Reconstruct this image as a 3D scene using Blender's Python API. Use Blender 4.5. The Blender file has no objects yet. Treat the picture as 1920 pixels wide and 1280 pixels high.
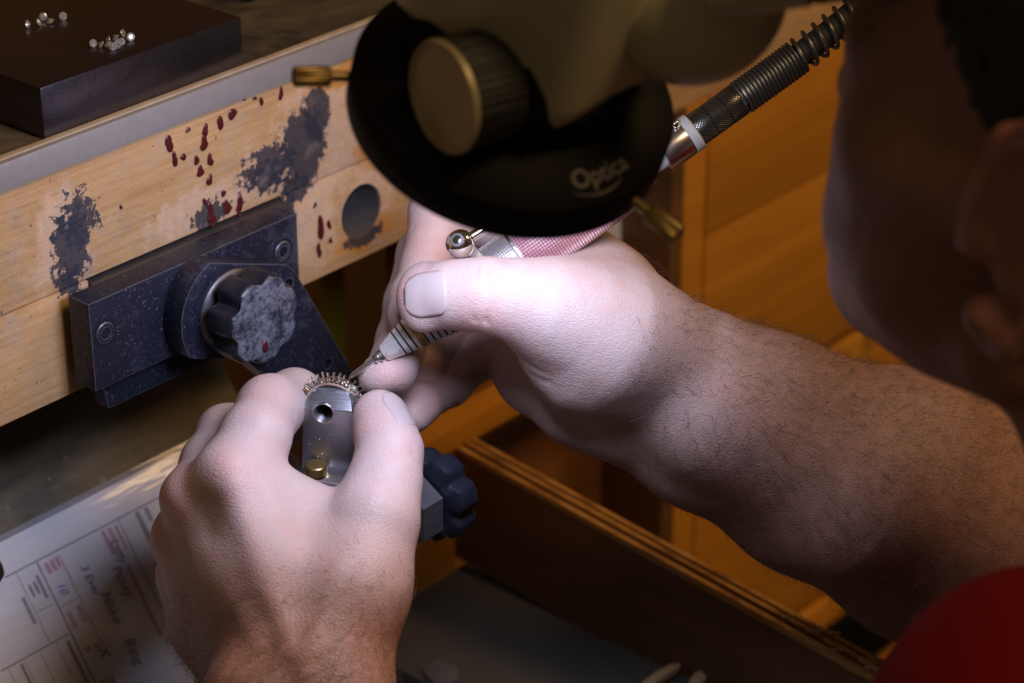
import bpy, bmesh, math, random
import numpy as np
from mathutils import Vector, Matrix
from mathutils.geometry import tessellate_polygon

random.seed(7); RNG = np.random.default_rng(7)
SC = bpy.context.scene
COL = SC.collection
PI = math.pi

# ------------------------------------------------------------------ camera
# place frame in millimetres: X along the bench front, Y into the bench, Z up (0 = middle of the front boards)
ZOFF = 0.90                                  # bench height above the floor (m)
FPX, TH, PH = 4680.0, math.radians(26.9), math.radians(40.4)
_fh = np.array([0, -math.sin(TH), math.cos(TH)]); _r = np.array([1.0, 0, 0])
AX = math.cos(PH) * _fh + math.sin(PH) * _r
AY = math.sin(PH) * _fh - math.cos(PH) * _r
AZ = np.array([0, -math.cos(TH), -math.sin(TH)])
def camv(px, py, d): return np.array([(px - 960) / FPX * d, (py - 640) / FPX * d, d])
ORI = camv(400, 400, 960)
def P(px, py, d):
    v = camv(px, py, d) - ORI
    return np.array([v @ AX, v @ AY, v @ AZ])
def on(px, py, ax, val):
    A = (AX, AY, AZ)[ax]
    return P(px, py, (val + ORI @ A) / (camv(px, py, 1.0) @ A))
def hit(px, py, pt, n):
    c = np.array(CAMPOS); d = P(px, py, 1000.0) - c
    return c + d * (((pt - c) @ n) / (d @ n))
CAMPOS = -np.array([ORI @ AX, ORI @ AY, ORI @ AZ])
def W(p): return Vector((p[0] * .001, p[1] * .001, p[2] * .001 + ZOFF))

cd = bpy.data.cameras.new('camera'); cam = bpy.data.objects.new('camera', cd); COL.objects.link(cam)
_R = np.array([[AX[0], AY[0], AZ[0]], [AX[1], AY[1], AZ[1]], [AX[2], AY[2], AZ[2]]])
M = Matrix.Identity(4)
for i in range(3):
    M[i][0] = _R[0][i]; M[i][1] = -_R[1][i]; M[i][2] = -_R[2][i]
M.translation = W(CAMPOS)
cam.matrix_world = M
cd.sensor_width = 36; cd.lens = FPX / 1920 * 36
cd.clip_start = .02; cd.clip_end = 20
cd.dof.use_dof = True; cd.dof.focus_distance = .900; cd.dof.aperture_fstop = 8.5; cd.dof.aperture_blades = 8
SC.camera = cam

# ------------------------------------------------------------------ world and room light
wd = bpy.data.worlds.new('room'); SC.world = wd; wd.use_nodes = True
wb = wd.node_tree.nodes['Background']
wb.inputs[0].default_value = (1.0, .76, .50, 1); wb.inputs[1].default_value = .06
def area(name, loc, target, size, power, col, shape='DISK', spread=180):
    l = bpy.data.lights.new(name, 'AREA'); l.shape = shape; l.size = size; l.energy = power; l.color = col
    l.spread = math.radians(spread)
    o = bpy.data.objects.new(name, l); COL.objects.link(o)
    o.location = W(loc)
    o.rotation_euler = (W(target) - W(loc)).to_track_quat('-Z', 'Y').to_euler()
    return o
area('ceiling_lamp', (1150, -950, 1250), (150, -150, -100), .5, 10.5, (1.0, .60, .25))
area('ceiling_lamp', (-150, -1350, 1750), (50, -300, 0), .5, 13, (1.0, .62, .30))  # unseen fill lamp, added to brighten the ear and face
SC.view_settings.view_transform = 'Standard'; SC.view_settings.look = 'None'
SC.view_settings.gamma = 1.0; SC.view_settings.use_curve_mapping = False
SC.view_settings.exposure = 0.0
SC.cycles.use_denoising = True
SC.cycles.use_adaptive_sampling = True; SC.cycles.adaptive_threshold = .025
SC.cycles.max_bounces = 7; SC.cycles.transparent_max_bounces = 8
SC.cycles.sample_clamp_indirect = 4.0

# ------------------------------------------------------------------ materials
MATS = {}
class N:
    """small node helper"""
    def __init__(s, name):
        s.m = bpy.data.materials.new(name); s.m.use_nodes = True
        s.t = s.m.node_tree; s.b = s.t.nodes['Principled BSDF']; s.o = s.t.nodes['Material Output']
        s.co = None
        MATS[name] = s.m
    def new(s, typ, **kw):
        n = s.t.nodes.new(typ)
        for k, v in kw.items(): setattr(n, k, v)
        return n
    def link(s, a, b): s.t.links.new(a, b)
    def put(s, sock, v):
        if hasattr(v, 'links'): s.link(v, sock)
        else: sock.default_value = v
    def coord(s, scale=(1, 1, 1), loc=(0, 0, 0), rot=(0, 0, 0)):
        if s.co is None: s.co = s.new('ShaderNodeTexCoord').outputs['Object']
        mp = s.new('ShaderNodeMapping'); s.link(s.co, mp.inputs[0])
        mp.inputs[1].default_value = loc; mp.inputs[2].default_value = rot; mp.inputs[3].default_value = scale
        return mp.outputs[0]
    def noise(s, scale, detail=3, rough=.5, vec=None, dist=0):
        n = s.new('ShaderNodeTexNoise'); n.inputs['Scale'].default_value = scale
        n.inputs['Detail'].default_value = detail; n.inputs['Roughness'].default_value = rough
        n.inputs['Distortion'].default_value = dist
        s.link(vec if vec is not None else s.coord(), n.inputs['Vector'])
        return n.outputs['Fac']
    def ramp(s, fac, stops, interp='LINEAR'):
        r = s.new('ShaderNodeValToRGB'); r.color_ramp.interpolation = interp
        e = r.color_ramp.elements
        while len(e) < len(stops): e.new(.5)
        for i, (p, c) in enumerate(stops):
            e[i].position = p
            e[i].color = (c, c, c, 1) if not hasattr(c, '__len__') else (*c[:3], 1)
        s.put(r.inputs[0], fac)
        return r.outputs[0]
    def math(s, op, a, b=0.0, c=0.0, clamp=False):
        n = s.new('ShaderNodeMath', operation=op, use_clamp=clamp)
        s.put(n.inputs[0], a); s.put(n.inputs[1], b); s.put(n.inputs[2], c)
        return n.outputs[0]
    def mix(s, fac, a, b, blend='MIX'):
        n = s.new('ShaderNodeMix', data_type='RGBA', blend_type=blend)
        s.put(n.inputs[0], fac)
        s.put(n.inputs[6], (*a[:3], 1) if hasattr(a, '__len__') and not hasattr(a, 'links') else a)
        s.put(n.inputs[7], (*b[:3], 1) if hasattr(b, '__len__') and not hasattr(b, 'links') else b)
        return n.outputs[2]
    def bump(s, h, strength=.3, dist=.0005, normal=None):
        n = s.new('ShaderNodeBump'); n.inputs['Strength'].default_value = strength
        n.inputs['Distance'].default_value = dist
        s.put(n.inputs['Height'], h)
        if normal is not None: s.link(normal, n.inputs['Normal'])
        s.link(n.outputs[0], s.b.inputs['Normal'])
        return n.outputs[0]
    def set(s, **kw):
        names = dict(col='Base Color', rough='Roughness', metal='Metallic', spec='Specular IOR Level', trans='Transmission Weight',
                     ior='IOR', coat='Coat Weight', sss='Subsurface Weight', emit='Emission Color', es='Emission Strength',
                     alpha='Alpha', sheen='Sheen Weight', cr='Coat Roughness')
        for k, v in kw.items():
            i = s.b.inputs[names[k]]
            if hasattr(v, '__len__') and not hasattr(v, 'links'): v = (*v[:3], 1)
            s.put(i, v)
        return s
def simple(name, col, rough=.5, metal=0, var=.15, nscale=120, bump=0, **kw):
    n = N(name)
    f = n.noise(nscale, 4, .6)
    c = n.mix(f, tuple(x * (1 - var) for x in col), tuple(min(1, x * (1 + var)) for x in col))
    n.set(col=c, rough=rough, metal=metal, **kw)
    if bump: n.bump(f, bump, .0003)
    return n.m

def blob(n, cx, cz, rx, rz, nz, amt=.9, lo=.45, hi=.6):
    """irregular patch mask in object millimetre*1e-3 coords (x, z)"""
    v = n.coord((1000 / rx, 0, 1000 / rz), (-cx / rx, 0, -cz / rz))
    l = n.new('ShaderNodeVectorMath', operation='LENGTH'); n.link(v, l.inputs[0])
    d = n.math('SUBTRACT', 1.0, l.outputs['Value'])
    d = n.math('ADD', d, n.math('MULTIPLY', n.math('SUBTRACT', nz, .5), amt * 2))
    return n.ramp(d, [(max(0, lo - .25), 0.0), (max(.02, hi - .25), 1.0)])

def wood_front():
    n = N('worn_bench_wood')
    g = n.noise(1, 6, .62, n.coord((22, 60, 420)), .6)
    big = n.noise(14, 4, .6); fine = n.noise(900, 4, .7); mid = n.noise(110, 5, .65); sp = n.noise(330, 3, .65)
    col = n.ramp(g, [(.25, (.36, .20, .085)), (.5, (.50, .31, .15)), (.8, (.60, .42, .24))])
    col = n.mix(n.ramp(big, [(.35, 0.), (.7, .55)]), col, (.64, .42, .21))
    # worn, varnish-free patches (paler, fibrous)
    for cx, cz, rx, rz in ((62, 12, 34, 42), (52, -20, 22, 26), (-74, 14, 20, 26), (24, 8, 20, 16), (-8, 4, 34, 12), (96, -10, 20, 26)):
        m = blob(n, cx, cz, rx, rz, mid, 1.0, .35, .75)
        col = n.mix(n.math('MULTIPLY', m, .85), col, n.mix(sp, (.50, .31, .19), (.78, .60, .46)))
    # orange varnish left around
    for cx, cz, rx, rz in ((92, -2, 16, 12), (75, 36, 26, 7), (88, -38, 26, 8)):
        m = blob(n, cx, cz, rx, rz, mid, .8, .4, .6)
        col = n.mix(n.math('MULTIPLY', m, .8), col, (.55, .25, .045))
    # smears of grey filth over the middle
    sm = n.math('MULTIPLY', n.ramp(n.noise(38, 6, .75), [(.50, 0.), (.66, .75)]), n.ramp(sp, [(.35, .3), (.6, 1.)]))
    col = n.mix(sm, col, (.40, .36, .36))
    # blue-black paint patches
    for cx, cz, rx, rz, a in ((50, 12, 17, 23, .55), (58, 24, 10, 16, .5), (30, 6, 13, 9, .9), (44, -4, 10, 10, .8), (-70, 10, 12, 20, 1.0), (-66, 20, 12, 14, 1.3),
                              (-74, -2, 8, 8, .9), (40, -20, 5, 26, .9), (82, -38, 15, 6, .7), (30, 10, 20, 12, 1.3), (-2, 0, 12, 8, 1.3)):
        m = blob(n, cx, cz, rx, rz, n.math('ADD', n.math('MULTIPLY', mid, .35), n.math('MULTIPLY', sp, .65)), a * 1.35, .46, .60)
        col = n.mix(n.math('MULTIPLY', m, .93), col, n.mix(fine, (.012, .014, .026), (.055, .06, .09)))
    # specks and grime
    s2 = n.ramp(n.noise(420, 2, .5), [(.68, 0.), (.74, .75)])
    col = n.mix(s2, col, (.10, .075, .06))
    s3 = n.ramp(n.noise(60, 5, .7), [(.56, 0.), (.72, .45)])
    col = n.mix(s3, col, (.30, .25, .22))
    n.set(col=col, rough=n.ramp(mid, [(.3, .38), (.7, .7)]), spec=.4)
    n.bump(n.math('ADD', n.math('MULTIPLY', g, .4), n.math('ADD', sp, mid)), .55, .0006)
    return n.m
wood_front()

def plywood(name, a, b, c):
    n = N(name)
    g = n.noise(1, 5, .55, n.coord((5, 5, 40)), 1.2)
    k = n.ramp(n.noise(16, 2, .5, n.coord((1, 1, 2.2))), [(.68, 0.), (.76, 1.)])
    col = n.ramp(g, [(.28, a), (.55, b), (.8, c)])
    col = n.mix(n.math('MULTIPLY', k, .5), col, tuple(x * .35 for x in a))
    n.set(col=col, rough=.42, spec=.35)
    n.bump(g, .1, .0004)
    return n.m
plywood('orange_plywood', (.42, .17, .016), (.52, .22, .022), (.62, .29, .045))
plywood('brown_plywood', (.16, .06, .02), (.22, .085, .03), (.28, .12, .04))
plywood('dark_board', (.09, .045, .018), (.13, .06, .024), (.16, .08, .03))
def plyedge():
    n = N('plywood_edge')
    g = n.noise(1, 4, .6, n.coord((30, 30, 500)))
    n.set(col=n.ramp(g, [(.3, (.18, .075, .025)), (.5, (.42, .20, .05)), (.7, (.55, .33, .12))]), rough=.7)
    n.bump(g, .6, .001)
plyedge()

def metal_dark():
    n = N('blued_steel')
    f = n.noise(260, 4, .65); b = n.noise(18, 4, .6)
    col = n.mix(b, (.013, .015, .032), (.035, .038, .07))
    dust = n.ramp(n.noise(800, 3, .7), [(.60, 0.), (.68, .75)])
    scr = n.ramp(n.noise(30, 6, .8), [(.54, 0.), (.70, .5)])
    col = n.mix(n.math('MAXIMUM', dust, scr), col, (.20, .21, .32))
    geo = n.new('ShaderNodeNewGeometry'); bv_ = n.new('ShaderNodeBevel', samples=4); bv_.inputs['Radius'].default_value = .0006
    dt = n.new('ShaderNodeVectorMath', operation='DOT_PRODUCT'); n.link(bv_.outputs[0], dt.inputs[0]); n.link(geo.outputs['True Normal'], dt.inputs[1])
    edge = n.ramp(n.math('SUBTRACT', 1.0, dt.outputs['Value']), [(.02, 0.), (.12, 1.)])
    col = n.mix(n.math('MULTIPLY', edge, .8), col, (.36, .36, .42))
    n.set(col=col, metal=.45, rough=n.ramp(f, [(.3, .34), (.7, .52)]), spec=.5)
    n.bump(n.noise(700, 3), .12, .0002)
metal_dark()
def steel_side():
    n = N('worn_dark_steel')
    f = n.noise(1, 4, .6, n.coord((60, 60, 700)))
    n.set(col=n.mix(f, (.10, .095, .11), (.20, .19, .21)), metal=.75, rough=.42)
    n.bump(f, .15, .0002)
steel_side()
simple('black_plastic', (.012, .013, .022), .33, 0, .5, 400, .25, spec=.5)
def dusty():
    n = N('dusty_knob_cap')
    a = n.noise(120, 5, .75); b = n.noise(500, 3, .7)
    m = n.ramp(n.math('ADD', n.math('MULTIPLY', a, .7), n.math('MULTIPLY', b, .4)), [(.46, 0.), (.62, 1.)])
    n.set(col=n.mix(m, (.02, .022, .04), (.15, .155, .20)), rough=.55); n.bump(m, .5, .0004)
dusty()
simple('scope_black', (.0032, .0032, .0032), .62, 0, .3, 60, spec=.12)
simple('scope_rubber', (.012, .013, .011), .6, 0, .3, 200)
simple('scope_cream', (.56, .52, .33), .42, 0, .06, 30, spec=.4)
simple('knob_brass', (.50, .43, .26), .45, .35, .12, 200, .2)
simple('brass', (.62, .42, .16), .32, .95, .15, 200)
simple('aged_brass', (.34, .25, .10), .42, .9, .3, 90)
simple('chrome', (.80, .79, .76), .10, 1.0, .04, 60)
simple('satin_chrome', (.72, .71, .74), .24, 1.0, .06, 300)
simple('white_sleeve', (.36, .36, .35), .45, 0, .05, 200)
simple('gunmetal', (.062, .060, .052), .40, .6, .3, 400, .2)
simple('spring_steel', (.11, .11, .098), .36, .8, .25, 120)
simple('spring_core', (.035, .037, .032), .6, 0, .2, 100)
simple('white_gold', (.80, .75, .68), .16, 1.0, .1, 900)
def grime():
    n = N('bench_grime')
    a = n.noise(14, 5, .7, None, .8); b = n.noise(90, 4, .6)
    col = n.ramp(a, [(.35, (.018, .015, .012)), (.5, (.07, .055, .035)), (.62, (.13, .10, .062)), (.75, (.20, .16, .11))])
    col = n.mix(n.ramp(b, [(.5, 0.), (.75, .5)]), col, (.10, .085, .07))
    n.set(col=col, rough=.6); n.bump(b, .3, .0005)
grime()
simple('edging_grey', (.33, .315, .325), .55, .25, .14, 260, .3)
simple('edging_lip', (.42, .35, .27), .7, 0, .35, 90, .6)
simple('wax_red', (.085, .012, .016), .14, 0, .3, 300, spec=.7)
simple('hole_liner', (.11, .10, .105), .6, .2, .5, 120, .4)
simple('yellow_paint', (.62, .42, .01), .5, 0, .1, 40)
simple('paper_white', (.78, .78, .80), .8, 0, .03, 200)
simple('ink_dark', (.17, .17, .25), .8); simple('ink_red', (.55, .27, .30), .8); simple('ink_blue', (.16, .22, .62), .8)
simple('ink_grey', (.20, .20, .24), .8)
simple('dark_handle', (.03, .015, .008), .5)
simple('floor_concrete', (.062, .058, .048), .8, 0, .5, 22, .3)
simple('splinter_wood', (.50, .34, .16), .8, 0, .3, 90)
simple('gadget_blue', (.02, .025, .05), .35)
simple('hair_dark', (.014, .014, .012), .75, 0, .6, 260, .8)
simple('arm_hair_brown', (.05, .024, .012), .5)
simple('logo_white', (.13, .125, .105), .6)
simple('leather_dark', (.03, .02, .015), .7)
def block_steel():
    n = N('polished_tool_steel')
    geo = n.new('ShaderNodeNewGeometry')
    b = n.noise(30, 4, .6); f = n.noise(1, 3, .6, n.coord((500, 30, 500)))
    n.set(col=n.mix(b, (.09, .085, .10), (.17, .16, .195)), metal=.95, rough=n.mix(f, (.20, .20, .20), (.34, .34, .34)))
    sm = n.ramp(n.noise(55, 4, .7), [(.62, 0.), (.75, .5)])
    n.bump(f, .05, .0001)
block_steel()
def brushed():
    n = N('brushed_steel')
    f = n.noise(1, 4, .6, n.coord((300, 300, 4200)))
    dust = n.ramp(n.noise(1500, 2, .6), [(.66, 0.), (.7, 1.)])
    n.set(col=n.mix(n.math('MULTIPLY', dust, .5), n.mix(f, (.34, .34, .39), (.46, .46, .51)), (.9, .88, .85)), metal=.95,
          rough=n.ramp(f, [(.3, .28), (.7, .38)]))
    n.bump(f, .08, .0002)
brushed()
def graverbody():
    n = N('scuffed_aluminium')
    f = n.noise(300, 4, .7)
    sc_ = n.ramp(n.noise(1, 4, .7, n.coord((900, 900, 260))), [(.60, 0.), (.66, .8)])
    n.set(col=n.mix(sc_, (.78, .77, .76), (.10, .10, .12)), metal=.55, rough=.36)
    n.bump(f, .15, .0002)
graverbody()
simple('groove_dark', (.025, .025, .03), .6, .2)
def knurl(name, hi, lo, su, sv):
    """raised diamond knurl: colour on the crests, paint in the grooves (uses UVs)"""
    n = N(name)
    uv = n.new('ShaderNodeTexCoord').outputs['UV']
    sep = n.new('ShaderNodeSeparateXYZ'); n.link(uv, sep.inputs[0])
    def saw(v, s_):
        x = n.math('FRACT', n.math('MULTIPLY', v, s_))
        return n.math('SUBTRACT', 1.0, n.math('ABSOLUTE', n.math('SUBTRACT', n.math('MULTIPLY', x, 2.0), 1.0)))
    h = n.math('MINIMUM', saw(sep.outputs[0], su), saw(sep.outputs[1], sv))
    m = n.ramp(h, [(.12, 0.), (.34, 1.)])
    n.set(col=n.mix(m, lo, hi), metal=n.math('MULTIPLY_ADD', m, .6, .3), rough=.3)
    n.bump(m, .9, .0004)
knurl('knurl_silver', (.82, .81, .80), (.22, .21, .24), 1, 1)
knurl('knurl_pink', (.85, .78, .80), (.48, .06, .14), 1, 1)
knurl('knurl_dark', (.13, .12, .10), (.012, .012, .010), 1, 1)

def skin(name, tan_and_shade):
    n = N(name)
    big = n.noise(26, 2, .55); mid = n.noise(140, 3, .6)
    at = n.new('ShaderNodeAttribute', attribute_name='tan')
    red = n.new('ShaderNodeAttribute', attribute_name='red')
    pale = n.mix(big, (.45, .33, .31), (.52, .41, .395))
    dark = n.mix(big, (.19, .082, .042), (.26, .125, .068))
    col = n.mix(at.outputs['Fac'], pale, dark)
    col = n.mix(n.ramp(mid, [(.45, 0.), (.75, .30)]), col, (.50, .24, .20))
    col = n.mix(n.math('MULTIPLY', red.outputs['Fac'], .6), col, (.70, .27, .23))
    frk = n.ramp(n.noise(330, 2, .5), [(.72, 0.), (.78, .35)])
    col = n.mix(frk, col, (.42, .20, .12))
    n.set(col=col, rough=n.ramp(mid, [(.3, .44), (.7, .56)]), spec=.38, sss=.12)
    n.b.inputs['Subsurface Radius'].default_value = (1.0, .35, .2); n.b.inputs['Subsurface Scale'].default_value = .0022
    # fine crossing skin lines
    def lines(scale, vec):
        v = n.new('ShaderNodeTexVoronoi', feature='DISTANCE_TO_EDGE'); v.inputs['Scale'].default_value = scale
        n.link(vec, v.inputs['Vector']); return n.ramp(v.outputs['Distance'], [(.0, 0.), (.2, 1.)])
    warp = n.new('ShaderNodeVectorMath', operation='ADD'); nz = n.new('ShaderNodeTexNoise'); nz.inputs['Scale'].default_value = 160; nz.inputs['Detail'].default_value = 0
    n.link(n.coord(), nz.inputs['Vector'])
    sc_ = n.new('ShaderNodeVectorMath', operation='SCALE'); n.link(nz.outputs['Color'], sc_.inputs[0]); sc_.inputs['Scale'].default_value = .0022
    n.link(n.coord(), warp.inputs[0]); n.link(sc_.outputs[0], warp.inputs[1])
    mp = n.new('ShaderNodeMapping'); n.link(warp.outputs[0], mp.inputs[0]); mp.inputs[3].default_value = (1.0, .5, 1.5)
    l2 = lines(700, mp.outputs[0])
    h = n.math('ADD', n.math('MULTIPLY', l2, .30), n.math('ADD', n.math('MULTIPLY', n.noise(150, 1, .5), .9), n.math('MULTIPLY', n.noise(1300, 1, .5), .22)))
    n.bump(h, .48, .0006)
    return n.m
skin('skin', 0)
simple('nail', (.46, .365, .355), .30, 0, .06, 300, .05, spec=.5)
def cloth_red():
    n = N('red_cotton')
    f = n.noise(1400, 3, .6); b = n.noise(9, 3, .5)
    n.set(col=n.mix(b, (.15, .003, .004), (.24, .006, .007)), rough=.9, spec=.15)
    n.bump(f, .4, .0004)
cloth_red()
def glass():
    n = N('diamond_glass')
    n.set(col=(1, 1, 1), rough=.0, trans=.82, ior=2.4)  # partly opaque white stands in for the stones' sparkle
glass()
def bagfilm():
    n = N('clear_film')
    f = n.noise(1, 4, .6, n.coord((9, 60, 60)))
    tr = n.new('ShaderNodeBsdfTransparent'); gl = n.new('ShaderNodeBsdfGlossy'); gl.inputs['Roughness'].default_value = .22
    df = n.new('ShaderNodeBsdfDiffuse'); df.inputs[0].default_value = (.74, .76, .92, 1)
    m1 = n.new('ShaderNodeMixShader'); m1.inputs[0].default_value = .18; n.link(df.outputs[0], m1.inputs[1]); n.link(gl.outputs[0], m1.inputs[2])
    m2 = n.new('ShaderNodeMixShader'); n.put(m2.inputs[0], n.ramp(f, [(.3, .20), (.75, .42)]))
    n.link(tr.outputs[0], m2.inputs[1]); n.link(m1.outputs[0], m2.inputs[2])
    bp = n.new('ShaderNodeBump'); bp.inputs['Strength'].default_value = .5; bp.inputs['Distance'].default_value = .004
    n.link(f, bp.inputs['Height']); n.link(bp.outputs[0], gl.inputs['Normal'])
    n.link(m2.outputs[0], n.o.inputs[0])
bagfilm()
def stained_sheet():
    n = N('stained_sheet')
    f = n.noise(1, 5, .65, n.coord((10, 55, 55)), 1.0); b = n.noise(20, 4, .7)
    col = n.mix(n.ramp(n.math('ADD', n.math('MULTIPLY', f, .5), n.math('MULTIPLY', b, .5)), [(.36, 0.), (.62, 1.)]), (.035, .028, .02), (.19, .155, .10))
    col = n.mix(n.ramp(n.noise(170, 3, .6), [(.66, 0.), (.74, .5)]), col, (.45, .42, .38))
    n.set(col=col, rough=n.ramp(b, [(.3, .38), (.7, .6)]), metal=0)
    n.bump(f, .25, .003)
stained_sheet()
simple('led_white', (1, 1, 1), .5, 0, 0, 10, emit=(.86, .88, 1.0), es=30)

# ------------------------------------------------------------------ object helpers
ORG = {}
def org(o): return ORG.get(o.name, np.zeros(3)) if o is not None else np.zeros(3)
def tag(o, label=None, cat=None, group=None, kind=None):
    if label: o['label'] = label
    if cat: o['category'] = cat
    if group: o['group'] = group
    if kind: o['kind'] = kind
    return o
def thing(name, base, label=None, cat=None, group=None, kind=None):
    o = bpy.data.objects.new(name, None); COL.objects.link(o); o.empty_display_size = .02
    base = np.array(base, float); o.location = W(base); ORG[o.name] = base
    return tag(o, label, cat, group, kind)
def finish(me, mat, smooth=True, angle=38):
    if isinstance(mat, str): mat = MATS[mat]
    me.materials.clear(); me.materials.append(mat)
    if smooth:
        me.polygons.foreach_set('use_smooth', [True] * len(me.polygons))
        if angle: me.set_sharp_from_angle(angle=math.radians(angle))
def put(name, me, parent=None, origin=None):
    """link mesh whose coordinates (m) are relative to `origin` (mm, place frame)"""
    o = bpy.data.objects.new(name, me); COL.objects.link(o)
    origin = np.array(origin if origin is not None else org(parent), float)
    if parent is not None:
        o.parent = parent; o.location = (origin - org(parent)) * .001
    else:
        o.location = W(origin)
    ORG[o.name] = origin
    return o
def mesh(name, vs, fs, mat, parent=None, origin=None, smooth=True, angle=38):
    """verts in place-frame mm"""
    vs = np.asarray(vs, float)
    if origin is None:
        origin = org(parent) if parent is not None else np.array([*(vs[:, :2].mean(0)), vs[:, 2].min()])
    me = bpy.data.meshes.new(name)
    me.from_pydata(((vs - np.asarray(origin)) * .001).tolist(), [], [list(f) for f in fs]); me.update()
    bm = bmesh.new(); bm.from_mesh(me); bmesh.ops.recalc_face_normals(bm, faces=bm.faces); bm.to_mesh(me); bm.free()
    finish(me, mat, smooth, angle)
    return put(name, me, parent, origin)
def unit(v): v = np.asarray(v, float); return v / np.linalg.norm(v)
def frame(z, x=None):
    z = unit(z)
    if x is None: x = np.array([0, 0, 1.]) if abs(z[2]) < .9 else np.array([1., 0, 0])
    x = np.asarray(x, float); x = unit(x - z * (x @ z)); return x, np.cross(z, x), z
def lathe_data(prof, c, z, seg=48, x=None, rfun=None, caps=True):
    X, Y, Z = frame(z, x); vs = []; fs = []; c = np.asarray(c, float)
    for (r, h) in prof:
        for k in range(seg):
            t = 2 * PI * k / seg; rr = r * (rfun(t, h) if rfun else 1)
            vs.append(c + Z * h + X * rr * math.cos(t) + Y * rr * math.sin(t))
    n = len(prof)
    for i in range(n - 1):
        for k in range(seg):
            k2 = (k + 1) % seg
            fs.append((i * seg + k, i * seg + k2, (i + 1) * seg + k2, (i + 1) * seg + k))
    if caps:
        if prof[0][0] > 1e-6: fs.append(tuple(range(seg))[::-1])
        if prof[-1][0] > 1e-6: fs.append(tuple(range((n - 1) * seg, n * seg)))
    return vs, fs
def lathe(name, prof, c, z, mat, parent=None, seg=48, x=None, rfun=None, caps=True, origin=None, angle=38, uv=None):
    vs, fs = lathe_data(prof, c, z, seg, x, rfun, caps)
    o = mesh(name, vs, fs, mat, parent, origin, angle=angle)
    if uv:   # uv = (count round, count along)
        me = o.data; l = me.uv_layers.new(name='uv')
        zz = unit(z); X, Y, _ = frame(z, x); cc = (np.asarray(c) - ORG[o.name])
        for p in me.polygons:
            us = []
            for li in p.loop_indices:
                v = np.array(me.vertices[me.loops[li].vertex_index].co) * 1000 - cc
                us.append([(math.atan2(v @ Y, v @ X) / (2 * PI)) % 1, v @ zz])
            if max(u[0] for u in us) - min(u[0] for u in us) > .5:
                for u in us:
                    if u[0] < .5: u[0] += 1
            for li, u in zip(p.loop_indices, us):
                a, b = u[0] * uv[0], u[1] * uv[1]
                l.data[li].uv = (a + b, a - b) if len(uv) > 2 else (a, b)
    return o
def box(name, lo, hi, mat, parent=None, bev=.6, origin=None, seg=2, M3=None):
    """axis box in place frame (or in frame M3=(origin, ex, ey, ez))"""
    lo = np.array(lo, float); hi = np.array(hi, float)
    bm = bmesh.new(); bmesh.ops.create_cube(bm, size=1)
    for v in bm.verts:
        p = lo + (np.array(v.co) + .5) * (hi - lo); v.co = p
    if bev: bmesh.ops.bevel(bm, geom=bm.edges[:], offset=bev, segments=seg, affect='EDGES', profile=.6)
    vs = np.array([v.co[:] for v in bm.verts]); fs = [[v.index for v in f.verts] for f in bm.faces]; bm.free()
    if M3 is not None:
        o_, ex, ey, ez = M3; vs = np.asarray(o_) + vs[:, :1] * ex + vs[:, 1:2] * ey + vs[:, 2:] * ez
    return mesh(name, vs, fs, mat, parent, origin)
def prism(name, poly, o_, ex, ey, ez, h0, h1, mat, parent=None, bev=.8, origin=None, post=None, seg=2):
    """polygon (u,v list) extruded along ez between h0 and h1, in frame o_, ex, ey, ez"""
    bm = bmesh.new()
    b = [bm.verts.new((u, v, h0)) for u, v in poly]; f = bm.faces.new(b)
    r = bmesh.ops.extrude_face_region(bm, geom=[f])
    for v in [g for g in r['geom'] if isinstance(g, bmesh.types.BMVert)]: v.co.z = h1
    bmesh.ops.recalc_face_normals(bm, faces=bm.faces)
    if post: post(bm)
    if bev:
        es = [e for e in bm.edges if len(e.link_faces) == 2 and e.calc_face_angle(0) > .6]
        bmesh.ops.bevel(bm, geom=es, offset=bev, segments=seg, affect='EDGES', profile=.6)
    bm.verts.index_update()
    vs = np.array([v.co[:] for v in bm.verts]); fs = [[v.index for v in q.verts] for q in bm.faces]; bm.free()
    vs = np.asarray(o_) + vs[:, :1] * np.asarray(ex) + vs[:, 1:2] * np.asarray(ey) + vs[:, 2:] * np.asarray(ez)
    return mesh(name, vs, fs, mat, parent, origin)
def tube_data(pts, r, seg=8, closed_caps=True):
    pts = [np.asarray(p, float) for p in pts]; vs = []; fs = []; n = len(pts)
    rs = r if hasattr(r, '__len__') else [r] * n
    t0 = unit(pts[1] - pts[0]); X, Y, _ = frame(t0)
    for i in range(n):
        t = unit(pts[min(i + 1, n - 1)] - pts[max(i - 1, 0)])
        X = X - t * (X @ t); X = unit(X); Y = np.cross(t, X)
        for k in range(seg):
            a = 2 * PI * k / seg; vs.append(pts[i] + rs[i] * (math.cos(a) * X + math.sin(a) * Y))
    for i in range(n - 1):
        for k in range(seg):
            k2 = (k + 1) % seg; fs.append((i * seg + k, i * seg + k2, (i + 1) * seg + k2, (i + 1) * seg + k))
    if closed_caps: fs.append(tuple(range(seg))[::-1]); fs.append(tuple(range((n - 1) * seg, n * seg)))
    return vs, fs
def tube(name, pts, r, mat, parent=None, seg=10, origin=None):
    vs, fs = tube_data(pts, r, seg); return mesh(name, vs, fs, mat, parent, origin)
def cut(obj, cutter):
    """boolean difference, applied at once; the cutter is removed"""
    md = obj.modifiers.new('b', 'BOOLEAN'); md.object = cutter; md.operation = 'DIFFERENCE'; md.solver = 'EXACT'
    bpy.context.view_layer.update()
    me = bpy.data.meshes.new_from_object(obj.evaluated_get(bpy.context.evaluated_depsgraph_get()))
    obj.modifiers.clear(); old = obj.data; obj.data = me
    bpy.data.objects.remove(cutter)
    me.set_sharp_from_angle(angle=math.radians(38))
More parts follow.
